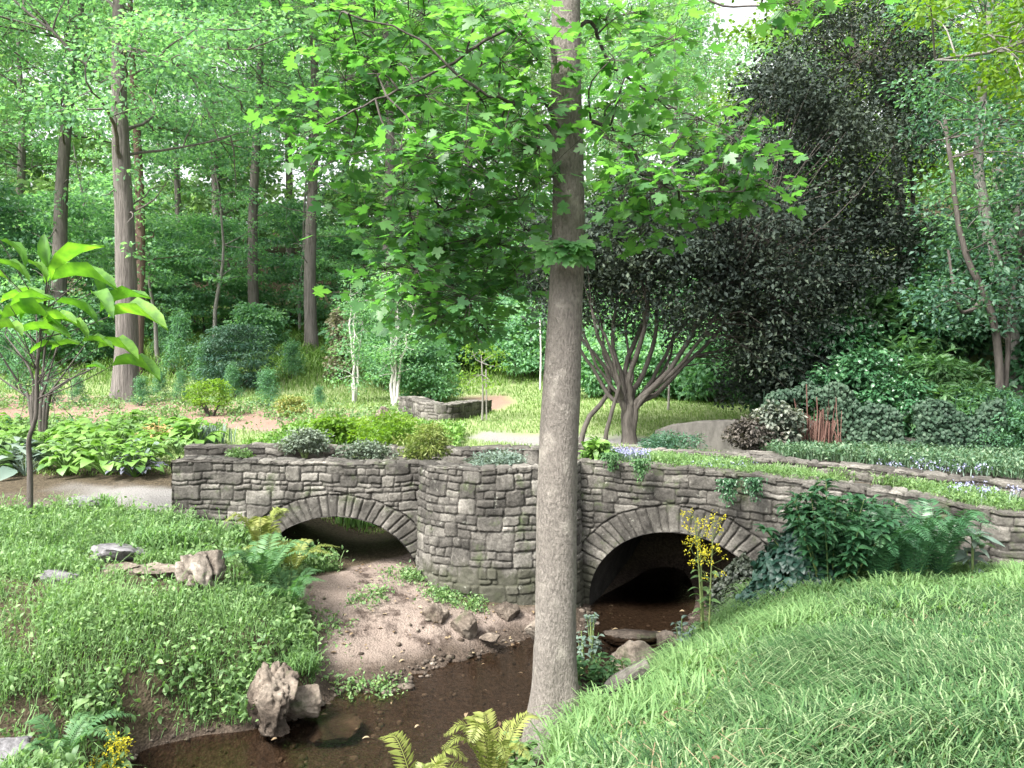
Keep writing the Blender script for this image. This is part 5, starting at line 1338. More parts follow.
def rosette(seed, n, leaf, h, tpl=WIDE, spread=.35, tv=.2, stalk=True, tint=.55):
    r = np.random.default_rng(seed); mb = MB()
    for k in range(n):
        a = r.uniform(0, 2 * np.pi); q = (k + .5) / n; rr = spread * q ** .7
        p = np.array([rr * math.cos(a), rr * math.sin(a), h * (1.05 - .6 * q) * r.uniform(.8, 1.1)])
        d = np.array([math.cos(a), math.sin(a), -.25 + .5 * (1 - q)]); nm = np.array([-math.cos(a) * -.25, math.sin(a) * .25, 1.0]) + r.normal(size=3) * .2
        scatter_leaves(mb, tpl, [p], d[None], unit(nm)[None], leaf * r.uniform(.7, 1.2), np.clip(r.normal(tint, tv), 0, 1))
        if stalk:
            V, F = tube(np.array([[0, 0, -.03], p * [.5, .5, .6], p]), .006, 4); mb.add(V, F, .6)
    return mb
# hosta bed left of the bridge
HG = 'hostas and broad-leaved plants in the bed left of the bridge'
protos = [('hosta', L_HOSTA, [rosette(500 + k, 44, .19, .40, spread=.36, tint=.6) for k in range(3)], 'large bright green hosta clump in the bed left of the bridge'),
          ('hosta', L_COVER, [rosette(510 + k, 34, .19, .33, OVAL, spread=.32, tint=.6) for k in range(3)], 'small-leaved green perennial in the bed left of the bridge'),
          ('hosta', L_BLUE, [rosette(520 + k, 22, .28, .34, spread=.32) for k in range(2)], 'blue-grey leaved hosta in the bed left of the bridge')]
pm = [(nm, [m.mesh(nm, mt) for m in ms], lab) for nm, mt, ms, lab in protos]
r_ = np.random.default_rng(14)
cnt = 0
for row, y in enumerate(np.linspace(12.25, 17.2, 9)):
    xr = (160 - 512) / FX * y if y < 13.5 else (195 - 512) / FX * y
    x = -9.2 - .35 * row + r_.random() * .4
    while x < min(xr, -3.6 - .1 * row):
        k = r_.choice([0, 0, 1, 1, 1, 2] if row < 3 else [0, 1, 1, 0, 1])
        nm, mm, lab = pm[k]
        o = link(nm, mm[r_.integers(len(mm))], None, (x, y + r_.normal() * .12, Hs(x, y)))
        o.rotation_euler[2] = r_.uniform(0, 6.3); o.scale = (r_.uniform(.8, 1.25),) * 3
        tag(o, lab, 'plant', ['large hostas left of the bridge', 'small-leaved perennials left of the bridge', 'blue-grey hostas left of the bridge'][k]); cnt += 1
        x += r_.uniform(.5, .8)
o = link('coral_plant', rosette(530, 40, .13, .5, OVAL, spread=.4).mesh('coral_plant', leaf_mat('coral_leaf', [(.2, .2, .06), (.34, .24, .10), (.45, .30, .16)], .3, .5, .3)), None, ground_at(158, 15.0)); tag(o, 'coral and yellow tinted perennial at the back of the hosta bed', 'plant')
o = link('purple_plant', rosette(531, 70, .11, .3, OVAL, spread=.42, tint=.4).mesh('purple_plant', leaf_mat('purple_leaf', [(.035, .04, .055), (.07, .075, .10), (.14, .14, .18)], .1, .4, .4)), None, ground_at(134, 12.15)); tag(o, 'low dark purple-grey perennial at the front of the hosta bed', 'plant')

def blades(mb, P, h, w, lean, tint, r, az=None):
    n = len(P); a = r.uniform(0, 2 * np.pi, n) if az is None else az; d = np.stack([np.cos(a), np.sin(a), 0 * a], -1); s = np.stack([-np.sin(a), np.cos(a), 0 * a], -1)
    h = np.broadcast_to(h, (n,)); w = np.broadcast_to(w, (n,)); ln = lean * r.uniform(.4, 1.5, n)
    up = np.array([0, 0, 1.0])
    m1 = P + up * (h * .55)[:, None] + d * (h * ln * .25)[:, None]
    m2 = P + up * (h * (.9 - .12 * ln))[:, None] + d * (h * ln * .62)[:, None]
    tp = P + up * (h * (1 - .45 * ln ** 1.5).clip(.2, 1))[:, None] + d * (h * ln * 1.05)[:, None]
    W = s * w[:, None] / 2
    V = np.stack([P - W, P + W, m1 - W, m1 + W, m2 - W * .7, m2 + W * .7, tp], 1)
    o = (np.arange(n) * 7)[:, None]
    Q = np.concatenate([o + [0, 1, 3, 2], o + [2, 3, 5, 4]]); T = o + [4, 5, 6]
    mb.add(V.reshape(-1, 3), [Q, T], np.repeat(np.clip(np.broadcast_to(tint, (n,)), 0, 1), 7))
def tuft(label, loc, n, h, w, lean, mat, spread=.06, seed=0, name='grass_tuft', cat='grass tuft', group=None):
    r = np.random.default_rng(seed); mb = MB(); P = np.c_[r.normal(size=(n, 2)) * spread, np.full(n, -.02)]
    blades(mb, P, h * r.uniform(.6, 1.1, n), w, lean, r.normal(.5, .2, n), r)
    return tag(link(name, mb.mesh(name, mat), None, loc), label, cat, group)
tuft('dark spiky grass tuft beside the wedge stone at the path', ground_at(106, 10.0), 150, .26, .012, .6, L_GRASS, .07, 1)
tuft('bunch of strappy dark green leaves on the bank below the wall end', ground_at(160, 8.9), 420, .28, .02, .7, L_GRASS, .15, 2)
tuft('strappy iris-like leaves behind the back parapet', ground_at(350, 12.6), 160, .5, .03, .35, L_GRASS, .16, 3)
tuft('pale iris leaves behind the left end of the bridge', ground_at(205, 15.5), 160, .45, .03, .3, L_BLUE, .18, 4)
tuft('grass clump by the boulder at the water edge', ground_at(293, 7.3), 260, .22, .008, .8, L_GRASS, .09, 5)

# big dark shrub in front of the right wall
def upright_plant(seed, n, h, spread, leaf, tpl, mat, label, loc, name, stemm=L_STEM, lp=16, cat='plant', tint=.5, bare=.25, leafm=None):
    r = np.random.default_rng(seed); sb, cb = MB(), MB()
    for k in range(n):
        a = r.uniform(0, 2 * np.pi); q = r.random() ** .6 * spread; hh = h * r.uniform(.75, 1.1) * (1 - .25 * q / spread)
        P = curve_pts([[q * .3 * math.cos(a), q * .3 * math.sin(a), -.05], [q * .6 * math.cos(a), q * .6 * math.sin(a), hh * .5], [q * math.cos(a), q * math.sin(a), hh]], 12)
        V, F = tube(P, np.linspace(.011, .004, 12), 6); sb.add(V, F, r.random())
        m = lp; t = bare + (1 - bare) * np.sqrt(r.random(m)); pos = np.stack([np.interp(t * 11, np.arange(12), P[:, c]) for c in range(3)], -1)
        b = r.uniform(0, 2 * np.pi, m); d = np.stack([np.cos(b), np.sin(b), .25 + .2 * r.normal(size=m)], -1)
        scatter_leaves(cb, tpl, pos, d, unit(np.stack([-np.cos(b) * .3, -np.sin(b) * .3, 1 + 0 * b], -1) + r.normal(size=(m, 3)) * .25), leaf * r.uniform(.6, 1.15, m), np.clip(r.normal(tint, .2, m), 0, 1))
    t = thing(name, label, cat, loc)
    link('foliage', cb.mesh('foliage', mat), t); link('stem', sb.mesh('stem', stemm), t)
    return t
LONG = leaf_oval(.42, .3, .12)
upright_plant(700, 46, 1.08, .66, .135, LONG, L_SHRUB, 'big leafy dark green shrub in front of the right wall', ground_at(830, 7.9), 'leafy_shrub', cat='shrub', lp=46)
upright_plant(701, 22, .9, .38, .12, LONG, L_SHRUB, 'smaller leafy dark shrub against the wall behind the big one', ground_at(885, 8.15), 'leafy_shrub', cat='shrub', lp=30)
upright_plant(702, 3, .62, .12, .24, LONG, L_BLUE, 'upright pale-stemmed plant with drooping leaves against the right wall', ground_at(972, 7.6), 'tall_perennial', lp=9, bare=.45)
# ivy mound and ivy in the arch
def mound(seed, label, c, rx, ry, rz, n, leaf, mat, name='ivy_mound', cat='ivy', tint=.45, tpl=None):
    r = np.random.default_rng(seed); mb = MB()
    v = unit(r.normal(size=(n, 3))); v[:, 2] = np.abs(v[:, 2]); k = 1 + .22 * fbm(v[:, 0] * 2.5 + seed, v[:, 1] * 2.5, v[:, 2] * 2.5, seed)
    P = v * k[:, None] * np.array([rx, ry, rz]) * r.uniform(.82, 1.0, (n, 1)); nn = unit(v / np.array([rx, ry, rz]) * min(rx, rz) + [0, 0, .5] + r.normal(size=(n, 3)) * .35)
    d = np.stack([v[:, 0], v[:, 1], -.7 + 0 * v[:, 0]], -1) + r.normal(size=(n, 3)) * .5
    scatter_leaves(mb, tpl or WIDE, P, d, nn, leaf * r.uniform(.6, 1.2, n), np.clip(tint + .3 * fbm(P[:, 0] * 6, P[:, 1] * 6, P[:, 2] * 6, seed) + .15 * r.normal(size=n), 0, 1))
    for q in range(14):
        a = r.uniform(0, 6.28); V, F = tube(np.array([[0, 0, -.1], [rx * .4 * math.cos(a), ry * .4 * math.sin(a), rz * .5], [rx * .8 * math.cos(a), ry * .8 * math.sin(a), rz * .6]]), .006, 4); mb.add(V, F, .1)
    return tag(link(name, mb.mesh(name, mat), None, c), label, cat)
mound(801, 'dark glossy ivy mound left of the big shrub', at(800, 606, 7.95), .42, .36, .80, 2400, .085, L_IVY)
mound(802, 'dull ivy heap filling the right side of the wide arch', (2.66, 9.12, .2), .40, .4, .66, 2600, .055, leaf_mat('dull_ivy', [(.010, .018, .012), (.03, .04, .026), (.07, .08, .055)], .1, .5, .4))
mound(803, 'low ivy spreading at the foot of the ivy heap', at(770, 610, 8.0), .3, .35, .3, 900, .07, L_IVY)

# yellow flowers
def yellow(seed, label, loc, stems, fl=26, leafy=True, h=1.0):
    r = np.random.default_rng(seed); sb, fb, cb = MB(), MB(), MB()
    for (dx, dy, hh, rr) in stems:
        P = curve_pts([[dx * .3, dy * .3, -.05], [dx * .6, dy * .6, hh * .5], [dx, dy, hh]], 14)
        V, F = tube(P, np.linspace(.013, .005, 14) * rr, 7); sb.add(V, F, r.uniform(.6, 1))
        for q in range(fl):
            i = r.integers(9, 14); T = branch(P[i], r.normal(size=3) * [1, 1, .5] + [0, 0, .7], .16 * r.uniform(.5, 1.2) * h, 3, r)
            V, F = tube(T, .0022, 3); sb.add(V, F, .8)
            m = 8; p = T[-1] + r.normal(size=(m, 3)) * .016
            scatter_leaves(fb, SIMPLE, p, r.normal(size=(m, 3)), rnormal(m, .8, r), .026, r.random(m))
        if leafy:
            m = 16; t = r.uniform(1, 9, m); pos = np.stack([np.interp(t, np.arange(14), P[:, c]) for c in range(3)], -1); b = r.uniform(0, 6.28, m)
            scatter_leaves(cb, LONG, pos, np.stack([np.cos(b), np.sin(b), .2 + 0 * b], -1), rnormal(m, .3, r), r.uniform(.06, .13, m), r.uniform(.3, .9, m))
    t = thing('yellow_flower', label, 'flower', loc)
    link('stem', sb.mesh('stem', L_STEM), t); link('blossom', fb.mesh('blossom', L_YELLOW, False), t)
    if cb.n: link('foliage', cb.mesh('foliage', L_COVER), t)
yellow(1, 'tall thin plant with yellow flower heads standing before the wide arch', ground_at(706, 7.7), [(-.10, 0, 1.22, 1), (-.05, .05, 1.05, 1), (.07, 0, 1.15, .9)], 21)
yellow(2, 'low cluster of yellow flowers at the bottom left corner by the water', ground_at(118, 6.0), [(.0, 0, .32, .6), (.05, -.03, .26, .6), (-.12, -.1, .16, .6), (-.2, 0, .14, .5), (.07, -.15, .15, .6)], 12, True, .5)
upright_plant(710, 5, .42, .12, .08, LONG, L_BLUE, 'small white-green seedling plant left of the yellow flower stems', ground_at(682, 7.5), 'small_perennial', lp=14)
upright_plant(711, 14, .42, .30, .075, OVAL, L_FERN, 'leafy weed clump right beside the foot of the maple trunk', at(590, 705, 6.4), 'weed_clump', lp=26, bare=.1)
upright_plant(712, 6, .50, .14, .07, OVAL, L_BLUE, 'pale-leaved wispy weed against the maple trunk', at(585, 680, 6.6), 'weed_clump', lp=16, bare=.2)
upright_plant(713, 8, .35, .2, .08, LONG, L_COVER, 'weed clump between the tan boulder and the log stub', ground_at(625, 6.6), 'weed_clump', lp=18, bare=.1)
upright_plant(714, 5, .34, .10, .06, OVAL, L_BLUE, 'pale seedling at the edge of the wide arch', at(592, 640, 8.6), 'small_perennial', lp=12)
upright_plant(715, 10, .3, .16, .09, OVAL, L_COVER, 'seedling cluster in front of the maple foot', (.05, 5.5, Hs(.05, 5.5)), 'weed_clump', lp=14, bare=.1)

# plants on and behind the bridge
def top_bush(seed, label, loc, rx, ry, h, n, leaf, mat, tpl=SIMPLE, name='parapet_plant', tint=.55, flat=.5, up=.6, nclump=30):
    b = bush(seed, rx, ry, h, n, leaf, tpl, nclump, 4, flat, tint, .15, srad=.4, up=up)
    return place_bush(b, name, label, loc, mat, L_STEM, 'plant')
top_bush(901, 'feathery yellow-green plant spilling over the joint of wall and pier', at(424, 458, 10.4), .38, .35, .42, 4200, .06, leaf_mat('feathery_leaf', [(.08, .13, .03), (.14, .19, .05), (.24, .25, .09)], .4, .5, .3), NARROW, nclump=40)
top_bush(902, 'pale lime ferny plant behind the feathery yellow-green one', at(385, 448, 11.9), .55, .4, .5, 3600, .07, L_LIME, NARROW)
top_bush(903, 'silvery grey leafed plant on the back parapet of the left wall', at(305, 452, 11.3), .42, .3, .32, 2200, .05, L_SILVER)
top_bush(904, 'silver leafed low plant on top of the rounded pier', at(495, 468, 9.95), .42, .28, .17, 2400, .06, L_BLUE, NARROW)
top_bush(905, 'dark lacy plant left of the feathery yellow-green one', at(365, 460, 10.5), .35, .22, .22, 1700, .05, L_SILVER, tint=.3)
top_bush(906, 'bright green low plants along the back of the left bridge', at(335, 440, 13.2), .6, .4, .35, 2600, .09, L_LIME)
top_bush(907, 'small trailing plant on the cap of the left wall', at(240, 460, 10.35), .18, .15, .14, 500, .05, L_COVER)
top_bush(908, 'green shrub seen through the low arch behind the bridge', (-2.15, 13.2, .25), 1.2, .3, .55, 6000, .06, L_BIG, tint=.7)
top_bush(909, 'dark low spreading plant at the foot of the concrete wall', at(670, 452, 13.2), .55, .35, .28, 2600, .07, L_DEEP, NARROW)
top_bush(910, 'broad-leaved clump at the right end of the pier', at(598, 460, 10.2), .16, .14, .26, 260, .13, L_HOSTA, OVAL, up=.4, nclump=14)
top_bush(911, 'pinkish ragged shrub left of the rusty stems', at(752, 455, 12.9), .42, .35, .6, 2200, .07, leaf_mat('reddish_leaf', [(.025, .024, .021), (.055, .048, .042), (.10, .088, .075)], .2, .6, .3))
top_bush(912, 'pale variegated shrub right before the rusty stems', at(780, 452, 13.0), .45, .35, .8, 2600, .09, leaf_mat('variegated_leaf', [(.03, .045, .035), (.07, .09, .07), (.22, .23, .19)], .2, .55, .3), OVAL)
# plants hanging over the right parapet
for k, (px, py, d, L_, lab) in enumerate([(611, 462, 9.85, .18, 'small green plant hanging over the wall beside the maple trunk'), (640, 468, 9.6, .22, 'trailing green plant below the lavender flowers'), (727, 488, 9.22, .26, 'dark green trailing plant on the right wall, nearer the arch crown'), (752, 487, 9.12, .22, 'dark green trailing plant on the right wall, second from the arch crown')]):
    r_ = np.random.default_rng(950 + k); mb = MB(); n = 420
    p = np.c_[r_.normal(size=(n, 2)) * [.055, .03], -L_ * r_.random(n) ** 1.6 * r_.uniform(.5, 1.25, n) + .05]; p[:, 0] *= 1 - .5 * np.clip(-p[:, 2] / L_, 0, 1); p[:, 1] -= .05
    scatter_leaves(mb, SIMPLE, p, np.c_[r_.normal(size=(n, 2)) * .6, -.6 + 0 * p[:, 0]], unit(r_.normal(size=(n, 3)) * .5 + [0, -.7, .7]), .04, r_.normal(.5, .2, n).clip(0, 1))
    for q in range(8): V, F = tube(np.array([[0, .06, .0], [r_.normal() * .05, -.06, .02], [r_.normal() * .07, -.06, -L_ * .8]]), .003, 4); mb.add(V, F, .3)
    tag(link('trailing_plant', mb.mesh('trailing_plant', L_FERN if k < 2 else L_SHRUB, False), None, at(px, py - 6, d)), lab, 'plant')
# lavender blue flowers
def lav(seed, label, loc, rx, ry, h, n):
    r = np.random.default_rng(seed); fb, cb = MB(), MB()
    P = np.c_[r.uniform(-1, 1, (n, 2)), np.zeros(n)] ; k = (P[:, 0] ** 2 + P[:, 1] ** 2) < 1; P = P[k] * [rx, ry, 0]; n = len(P)
    blades(cb, P, h * .9 * r.uniform(.6, 1.1, n), .012, .5, r.normal(.5, .2, n), r)
    hd = P + np.c_[r.normal(size=(n, 2)) * .02, h * r.uniform(.75, 1.1, n)]
    for q in range(3): scatter_leaves(fb, SIMPLE, hd + r.normal(size=(n, 3)) * .012, r.normal(size=(n, 3)), rnormal(n, .7, r), .03, r.random(n))
    t = thing('lavender_flower', label, 'flower', loc); link('foliage', cb.mesh('foliage', L_BLUE), t); link('blossom', fb.mesh('blossom', L_LAV, False), t)
lav(1, 'patch of pale lavender flowers on the bridge right of the maple trunk', at(628, 462, 10.2) , .30, .18, .15, 200)
lav(2, 'faint bluish flower patch on the planted top of the right wall', at(715, 472, 9.9), .5, .3, .1, 60)
lav(3, 'bluish flowers scattered on the terrace behind the right wall', at(930, 478, 10.2), .8, .5, .18, 70)
lav(4, 'bluish flowers where the right parapet dips', at(985, 500, 8.4), .35, .3, .14, 45)

# ------------------------------------------------------------------ grass and ground cover (uncountable)
def region_pts(n, x0, x1, y0, y1, r, ok):
    x, y = r.uniform(x0, x1, n), r.uniform(y0, y1, n)
    px = 512 + FX * x / y
    k = (px > -60) & (px < 1084) & (clear_of_rocks(x, y))
    x, y = x[k], y[k]; z = H(x, y); k = ok(x, y, z)
    return np.stack([x[k], y[k], z[k]], -1)
_fp = PR(np.linspace(0, LR, 200))[0]
def front_of_wall(x, y): return y < np.interp(x, np.r_[-4.3, -1.2, -1.1, -.155, .8, _fp[3:, 0]], np.r_[9.98, 9.98, 9.7, 9.35, 9.8, _fp[3:, 1] - .06])
def right_bank():
    r = np.random.default_rng(61)
    mb, ms = MB(), MB()
    P = region_pts(260000, .1, 6.5, 2.6, 10.2, r, lambda x, y, z: (z > .10) & front_of_wall(x, y) & (x > .25 + .12 * (y - 5.2)) & ~((np.abs(x - 2.0) < 1.0) & (y > 8.6)))
    # sedge: darker, longer, drooping, in the upper right; bright short grass along the edge
    edge = P[:, 0] - np.interp(P[:, 1], [3, 4, 5, 6, 7, 8, 9.5], [1.0, 1.4, 1.85, 2.3, 2.9, 4.2, 6.0]) + .7 * fbm(P[:, 0] * 1.5, P[:, 1] * 1.5, 0, 9) + .5 * r.normal(size=len(P))
    far = P[:, 1] > 5.75 + 1.1 * fbm(P[:, 0], P[:, 0] * 0, 0, 4) + .35 * r.normal(size=len(P))
    sed = (edge > 0) & ~far
    keep = r.random(len(P)) < np.where(sed, .42, np.where(far, .8, .42)); P, sed, far = P[keep], sed[keep], far[keep]
    b = fbm(P[:, 0] * 2.4, P[:, 1] * 2.4, 0, 12)
    G = ~sed
    hh = np.where(far, .25, .11) * smooth(.0, .45, P[:, 2] - .05).clip(.45, 1) * (1 + .5 * b) * r.uniform(.6, 1.3, len(P))
    blades(mb, P[G], hh[G], np.where(far, .012, .008)[G], .8, (r.normal(.6, .18, len(P)) + .25 * b)[G], r)
    # the sedge grows in tufts that comb over in a common direction
    C = P[sed]; C = C[r.random(len(C)) < 4200 / len(C)]
    for j in range(len(C)):
        n = 16; az = 3.4 * noise(C[j, 0] * .9, C[j, 1] * .9, 0, 77) + 1.6 + r.normal(0, 1.1); q = r.normal(size=(n, 2)) * .045
        T = np.c_[C[j, :2] + q, np.full(n, C[j, 2] - .02)]
        blades(ms, T, .25 * (1 + .35 * noise(C[j, 0] * 1.4, C[j, 1] * 1.4, 0, 91)) * r.uniform(.45, 1.25, n), .0085, .95, np.clip(r.normal(.45, .18) + r.normal(0, .24, n), 0, 1), r, az=az + r.normal(0, .9, n))
    # small round leaves amongst the short grass
    Q = P[G & (r.random(len(P)) < .7) & (fbm(P[:, 0] * 1.6, P[:, 1] * 1.6, 0, 71) > -.12)]; n = len(Q)
    scatter_leaves(mb, SIMPLE, Q + np.c_[np.zeros((n, 2)), r.uniform(.05, .15, n)], rdir(n, .1, r), rnormal(n, .6, r), r.uniform(.025, .065, n), r.normal(.65, .2, n).clip(0, 1))
    tag(link('grass', mb.mesh('grass', L_GRASS)), 'bright green grass on the right bank of the stream', 'grass', kind='stuff')
    tag(link('sedge_grass', ms.mesh('sedge_grass', L_SEDGE)), 'dark bluish drooping sedge covering the near right bank', 'grass', kind='stuff')
    # straw: dead blades and fallen leaves caught in the sedge
    md = MB(); Q = region_pts(9000, .6, 5.5, 3, 8.5, r, lambda x, y, z: (z > .5) & front_of_wall(x, y)); Q = Q[r.random(len(Q)) < .28]; n = len(Q)
    blades(md, Q + [0, 0, .03], .16 * r.uniform(.5, 1.3, n), .006, 1.5, r.uniform(.5, 1, n), r)
    Q = Q[:160]; n = len(Q); scatter_leaves(md, OVAL, Q + np.c_[np.zeros((n, 2)), r.uniform(.08, .16, n)], rdir(n, 0, r), rnormal(n, .4, r), r.uniform(.03, .07, n), r.random(n))
    tag(link('dead_grass', md.mesh('dead_grass', L_BROWN)), 'straw coloured dead blades and leaves caught in the right bank grass', 'dead grass', kind='stuff')
    # odd yellow-green leaves of seedlings poking through the sedge
    k = 60; Q = region_pts(900, 1.0, 4.5, 3, 7, r, lambda x, y, z: z > .7)[:k]
    m2 = MB(); n = len(Q); Q = np.repeat(Q, 4, 0); scatter_leaves(m2, OVAL, Q + np.c_[r.normal(size=(len(Q), 2)) * .01, r.uniform(.1, .18, len(Q))], rdir(len(Q), .3, r), rnormal(len(Q), .3, r), r.uniform(.03, .065, len(Q)), r.random(len(Q)))
    tag(link('seedling_weeds', m2.mesh('seedling_weeds', L_HOSTA)), 'pale seedlings poking through the sedge', 'weeds', kind='stuff')
right_bank()

def left_bank():
    r = np.random.default_rng(62); mb, mg = MB(), MB()
    def ok(x, y, z):
        return (z > np.where(x < -2.0, .03, .09)) & front_of_wall(x, y) & (sd_poly(x, y, SAND) > .06 * 1) & (x < .0 - .0 * y) & (x < -1.0) & ((sd_poly(x, y, PATH) > .10 * fbm(x * 3, y * 3, 0, 5)) | (x < -5.6 + .9 * fbm(x * 1.5, y * 1.5, 0, 6)) | ((fbm(x * 2.5, y * 3.5, 0, 16) > .12) & (sd_poly(x, y, PATH) > -.42))) 
    P = region_pts(200000, -7.6, -1.0, 4.6, 10.6, r, ok); n = len(P)
    b = fbm(P[:, 0] * 1.1, P[:, 1] * 1.1, 0, 15); bare = fbm(P[:, 0] * 2.0, P[:, 1] * 2.0, 0, 17)
    k = ((bare > -.22) & (fbm(P[:, 0] * .9 + 7, P[:, 1] * .9, 0, 27) > -.42)) | (r.random(n) < .18); P, b = P[k], b[k]; n = len(P)
    c = r.random(n) < .45
    Q = P[c]; m = len(Q); hz = r.uniform(.02, .10, m) * (1 + .6 * b[c])
    scatter_leaves(mb, SIMPLE, Q + np.c_[np.zeros((m, 2)), hz], rdir(m, .1, r), rnormal(m, .7, r), r.uniform(.02, .045, m), (r.normal(.55, .22, m) + .3 * b[c]).clip(0, 1))
    Q = P[~c]; m = len(Q); blades(mg, Q, .10 * r.uniform(.4, 1.5, m) * (1 + .5 * b[~c]), .006, .8, r.normal(.55, .2, m) + .3 * b[~c], r)
    # lusher leaves along the water and under the bridge
    Q = P[(r.random(len(P)) < .10) & ((P[:, 2] < .5) | (P[:, 1] > 8.3) & (P[:, 0] > -3.4))]; Q = np.repeat(Q, 3, 0); m = len(Q)
    scatter_leaves(mb, OVAL, Q + np.c_[r.normal(size=(m, 2)) * .03, r.uniform(.06, .22, m)], rdir(m, 0, r), rnormal(m, .45, r), r.uniform(.04, .09, m), r.normal(.5, .22, m).clip(0, 1))
    C = P[r.random(n) < 420 / n]      # taller weeds in knots
    for j in range(len(C)):
        m = int(r.uniform(10, 34)); hh = r.uniform(.08, .26); q = r.normal(size=(m, 2)) * hh * .55
        scatter_leaves(mb, SIMPLE if r.random() < .6 else OVAL, np.c_[C[j, :2] + q, C[j, 2] + hh * r.random(m)], rdir(m, .2, r), rnormal(m, .7, r), r.uniform(.03, .065, m), np.clip(r.normal(r.uniform(.3, .8), .15, m), 0, 1))
        m = 8; T = np.c_[C[j, :2] + r.normal(size=(m, 2)) * .03, np.full(m, C[j, 2])]; blades(mg, T, hh * r.uniform(.8, 1.6, m), .006, .7, r.normal(.65, .2, m), r)
    tag(link('ground_cover', mb.mesh('ground_cover', L_COVER, False)), 'low clover-like ground cover on the left bank', 'ground cover', kind='stuff')
    tag(link('grass', mg.mesh('grass', L_GRASS)), 'short grass mixed into the left bank', 'grass', kind='stuff')
left_bank()

def back_lawn():
    r = np.random.default_rng(63); mb = MB()
    n = 150000; u = r.random(n); y = 12.2 * (46 / 12.2) ** u; px = r.uniform(-40, 1064, n); x = (px - 512) / FX * y; z = H(x, y)
    pn = fbm(x * 1.3, y * 1.3, 0, 21, 4)
    k = (sd_poly(x, y, MULCH) + .8 * pn > .1) & (sd_poly(x, y, LPATH) > .05) & (sd_poly(x, y, FPATH) > .1) & (sd_poly(x, y, SPATH) > .05) & (sd_poly(x, y, PATH) > .2)
    P = np.stack([x, y, z], -1)[k]; s = P[:, 1] / 15; b = fbm(P[:, 0] * .6, P[:, 1] * .6, 0, 5)
    hi = smooth(27, 34, P[:, 1]) * (P[:, 0] < 2)
    blades(mb, P, (.06 + .20 * hi) * s * r.uniform(.6, 1.4, len(P)) * (1 + .4 * b), .010 * s + .02 * hi, .7, r.normal(.68, .15, len(P)) + .25 * b - .3 * hi, r)
    tag(link('lawn_grass', mb.mesh('lawn_grass', leaf_mat('lawn_blade', [(.06, .13, .03), (.11, .19, .045), (.18, .25, .08)], .35, .5, .3))), 'sunlit lawn grass behind the bridge', 'grass', kind='stuff')
    # planted top of the right bridge and terrace
    mc = MB()
    s = r.uniform(0, LR, 26000); w = r.random(26000); pa = PR(s)[0]; pb = PBR(np.clip(s / LR * LBR, 0, LBR))[0]
    XY = pa * (1 - w[:, None]) + pb * w[:, None]; z = np.interp(XY[:, 0], [.8, 3, 5, 7], [1.66, 1.64, 1.52, 1.44])
    den = fbm(XY[:, 0] * 2, XY[:, 1] * 2, 0, 8); dist = w * 1.3
    kk = (dist > .16) & (den > -.05 + .25 * (XY[:, 0] > 3.2) * (XY[:, 0] < 4.4)) & (dist < 1.22); P = np.c_[XY, z][kk]; n = len(P)
    blades(mc, P, .15 * r.uniform(.5, 1.3, n) * (1 + .5 * den[kk]), .007, .8, r.normal(.6, .2, n), r)
    Q = np.repeat(P[::3], 2, 0); m = len(Q); scatter_leaves(mc, SIMPLE, Q + np.c_[r.normal(size=(m, 2)) * .02, r.uniform(.04, .16, m)], rdir(m, .1, r), rnormal(m, .5, r), .045, r.random(m))
    tag(link('parapet_grass', mc.mesh('parapet_grass', L_COVER, False)), 'grassy low planting along the top of the right wall', 'ground cover', kind='stuff')
    mt = MB(); P = region_pts(26000, 4.0, 8.5, 8.6, 13.4, r, lambda x, y, z: (y > np.interp(x, [3.2, 4.5, 5.6, 6.6, 7.6], [12.0, 11.5, 10.7, 9.7, 8.7]))); n = len(P); P[:, 2] = np.maximum(P[:, 2], np.where(P[:, 1] < np.interp(P[:, 0], [3.2, 4.5, 5.6, 6.6, 7.6], [12.7, 12.2, 11.4, 10.4, 9.4]), 1.58, 1.5))
    blades(mt, P, .16 * r.uniform(.5, 1.3, n), .010, .7, r.normal(.5, .2, n), r)
    m = n; scatter_leaves(mt, SIMPLE, P + np.c_[r.normal(size=(m, 2)) * .03, r.uniform(.04, .2, m)], rdir(m, .1, r), rnormal(m, .5, r), .06, r.random(m))
    tag(link('terrace_ground_cover', mt.mesh('terrace_ground_cover', leaf_mat('terrace_leaf', [(.04, .09, .05), (.08, .15, .08), (.15, .21, .13)], .3, .5, .3), False)), 'grey-green ground cover on the terrace behind the right wall', 'ground cover', kind='stuff')
    # low perennials breaking up the mulch bed
    mm = MB(); C = region_pts(1500, -16, -2.5, 17.2, 25, r, lambda x, y, z: (sd_poly(x, y, MULCH) < .6) & (fbm(x * .8, y * .8, 0, 33) > -.05)); C = C[:420]
    for c in C:
        m = 26; hh = r.uniform(.08, .34); scatter_leaves(mm, SIMPLE, c + np.c_[r.normal(size=(m, 2)) * hh * .6, hh * r.random(m)], rdir(m, .3, r), rnormal(m, .7, r), r.uniform(.05, .12, m), np.clip(r.normal(r.uniform(.3, .8), .15, m), 0, 1))
    tag(link('mulch_bed_weeds', mm.mesh('mulch_bed_weeds', L_COVER, False)), 'low leafy perennials breaking up the pinkish mulch bed', 'weeds', kind='stuff')
    # bed plants behind the left parapet (between hostas and lawn)
    me_ = MB(); P = region_pts(30000, -4.6, 1.2, 12.0, 17.0, r, lambda x, y, z: ((y > 13.4 + .5 * fbm(x * 2, y * 2, 0, 3)) & (x < -1.0 + 0 * y)) & ((np.abs(x + 2.15) > 1.2) | (y > 14.2))); n = len(P)
    scatter_leaves(me_, SIMPLE, P + np.c_[r.normal(size=(n, 2)) * .03, r.uniform(.04, .28, n)], rdir(n, .2, r), rnormal(n, .6, r), r.uniform(.05, .11, n), r.normal(.6, .2, n).clip(0, 1))
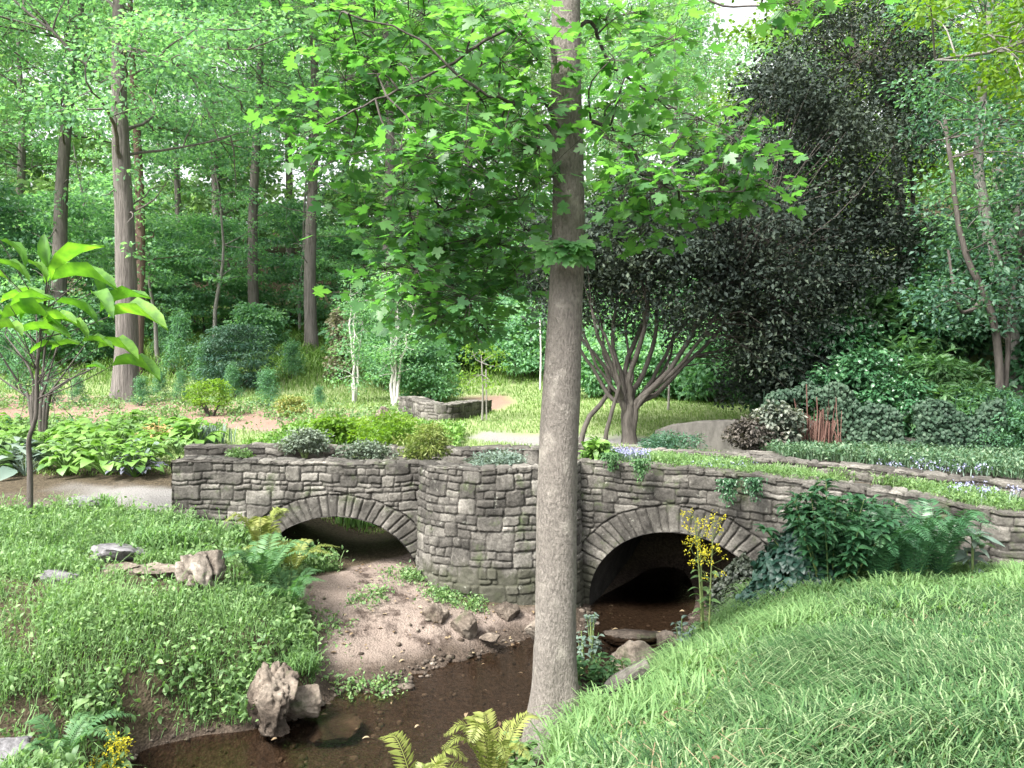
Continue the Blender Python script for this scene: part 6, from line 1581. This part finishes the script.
    tag(link('bed_ground_cover', me_.mesh('bed_ground_cover', L_HOSTA, False)), 'bright low bed planting behind the left bridge', 'ground cover', kind='stuff')
back_lawn()

def litter():
    r = np.random.default_rng(64); mb = MB()
    x, y = r.uniform(-3, 2.2, 9000), r.uniform(5.5, 10.3, 9000); z = H(x, y)
    k = ((sd_poly(x, y, SAND) < .15) & (z > .02) & (r.random(9000) < .07)) | ((z < .03) & (r.random(9000) < .012)); P = np.stack([x, y, np.maximum(z, .004) + .012], -1)[k]; n = len(P)
    scatter_leaves(mb, OVAL, P, np.c_[r.normal(size=(n, 2)), np.zeros(n)], rnormal(n, .2, r), r.uniform(.025, .07, n), r.random(n))
    tag(link('fallen_leaves', mb.mesh('fallen_leaves', L_BROWN)), 'dry leaves scattered on the sand bar and water', 'leaf litter', kind='stuff')
    # pebbles along the shore and bed
    V0, F0 = ico(1); mp = MB(); x, y = r.uniform(-3.2, 2.2, 30000), r.uniform(5.6, 10.0, 30000); z = H(x, y)
    k = ((np.abs(z - .02) < .035) & (r.random(30000) < .3)) | ((z < .0) & (r.random(30000) < .04)) | ((sd_poly(x, y, SAND) < 0) & (r.random(30000) < .012)); P = np.stack([x, y, z], -1)[k]; n = len(P)
    s = r.gamma(2.0, .009, n)[:, None, None] * r.uniform(.6, 1.3, (n, 1, 3)) * [1, 1, .6]
    V = P[:, None] + V0[None] * s; F = (F0[None] + (np.arange(n) * len(V0))[:, None, None]).reshape(-1, 3)
    mp.add(V.reshape(-1, 3), F, np.repeat(r.uniform(.14, 1, n), len(V0)))
    tag(link('gravel', mp.mesh('gravel', M_ROCK)), 'small stones along the shore and stream bed', 'gravel', kind='stuff')
    # weeds growing on the sand bar and at the pier foot
    mw = MB()
    for (px, py, d, n, sp) in ((365, 610, 8.9, 60, .10), (378, 600, 9.1, 50, .08), (330, 640, 8.3, 60, .1), (415, 578, 9.75, 120, .12), (405, 582, 9.7, 90, .15), (448, 597, 9.3, 160, .14), (475, 607, 9.2, 90, .08), (350, 690, 7.55, 70, .12), (385, 690, 7.55, 60, .1), (300, 690, 7.5, 80, .1), (440, 600, 9.3, 80, .07)):
        P = np.c_[r.normal(size=(n, 2)) * sp + at(px, py, d)[:2], np.zeros(n)]; P[:, 2] = H(P[:, 0], P[:, 1]); P = np.repeat(P, 3, 0); m = len(P)
        scatter_leaves(mw, SIMPLE, P + np.c_[r.normal(size=(m, 2)) * .02, r.uniform(.01, .09, m)], rdir(m, .2, r), rnormal(m, .5, r), r.uniform(.025, .055, m), r.random(m))
    tag(link('sand_weeds', mw.mesh('sand_weeds', L_COVER, False)), 'small weeds growing on the sand bar and at the pier foot', 'weeds', kind='stuff')
litter()
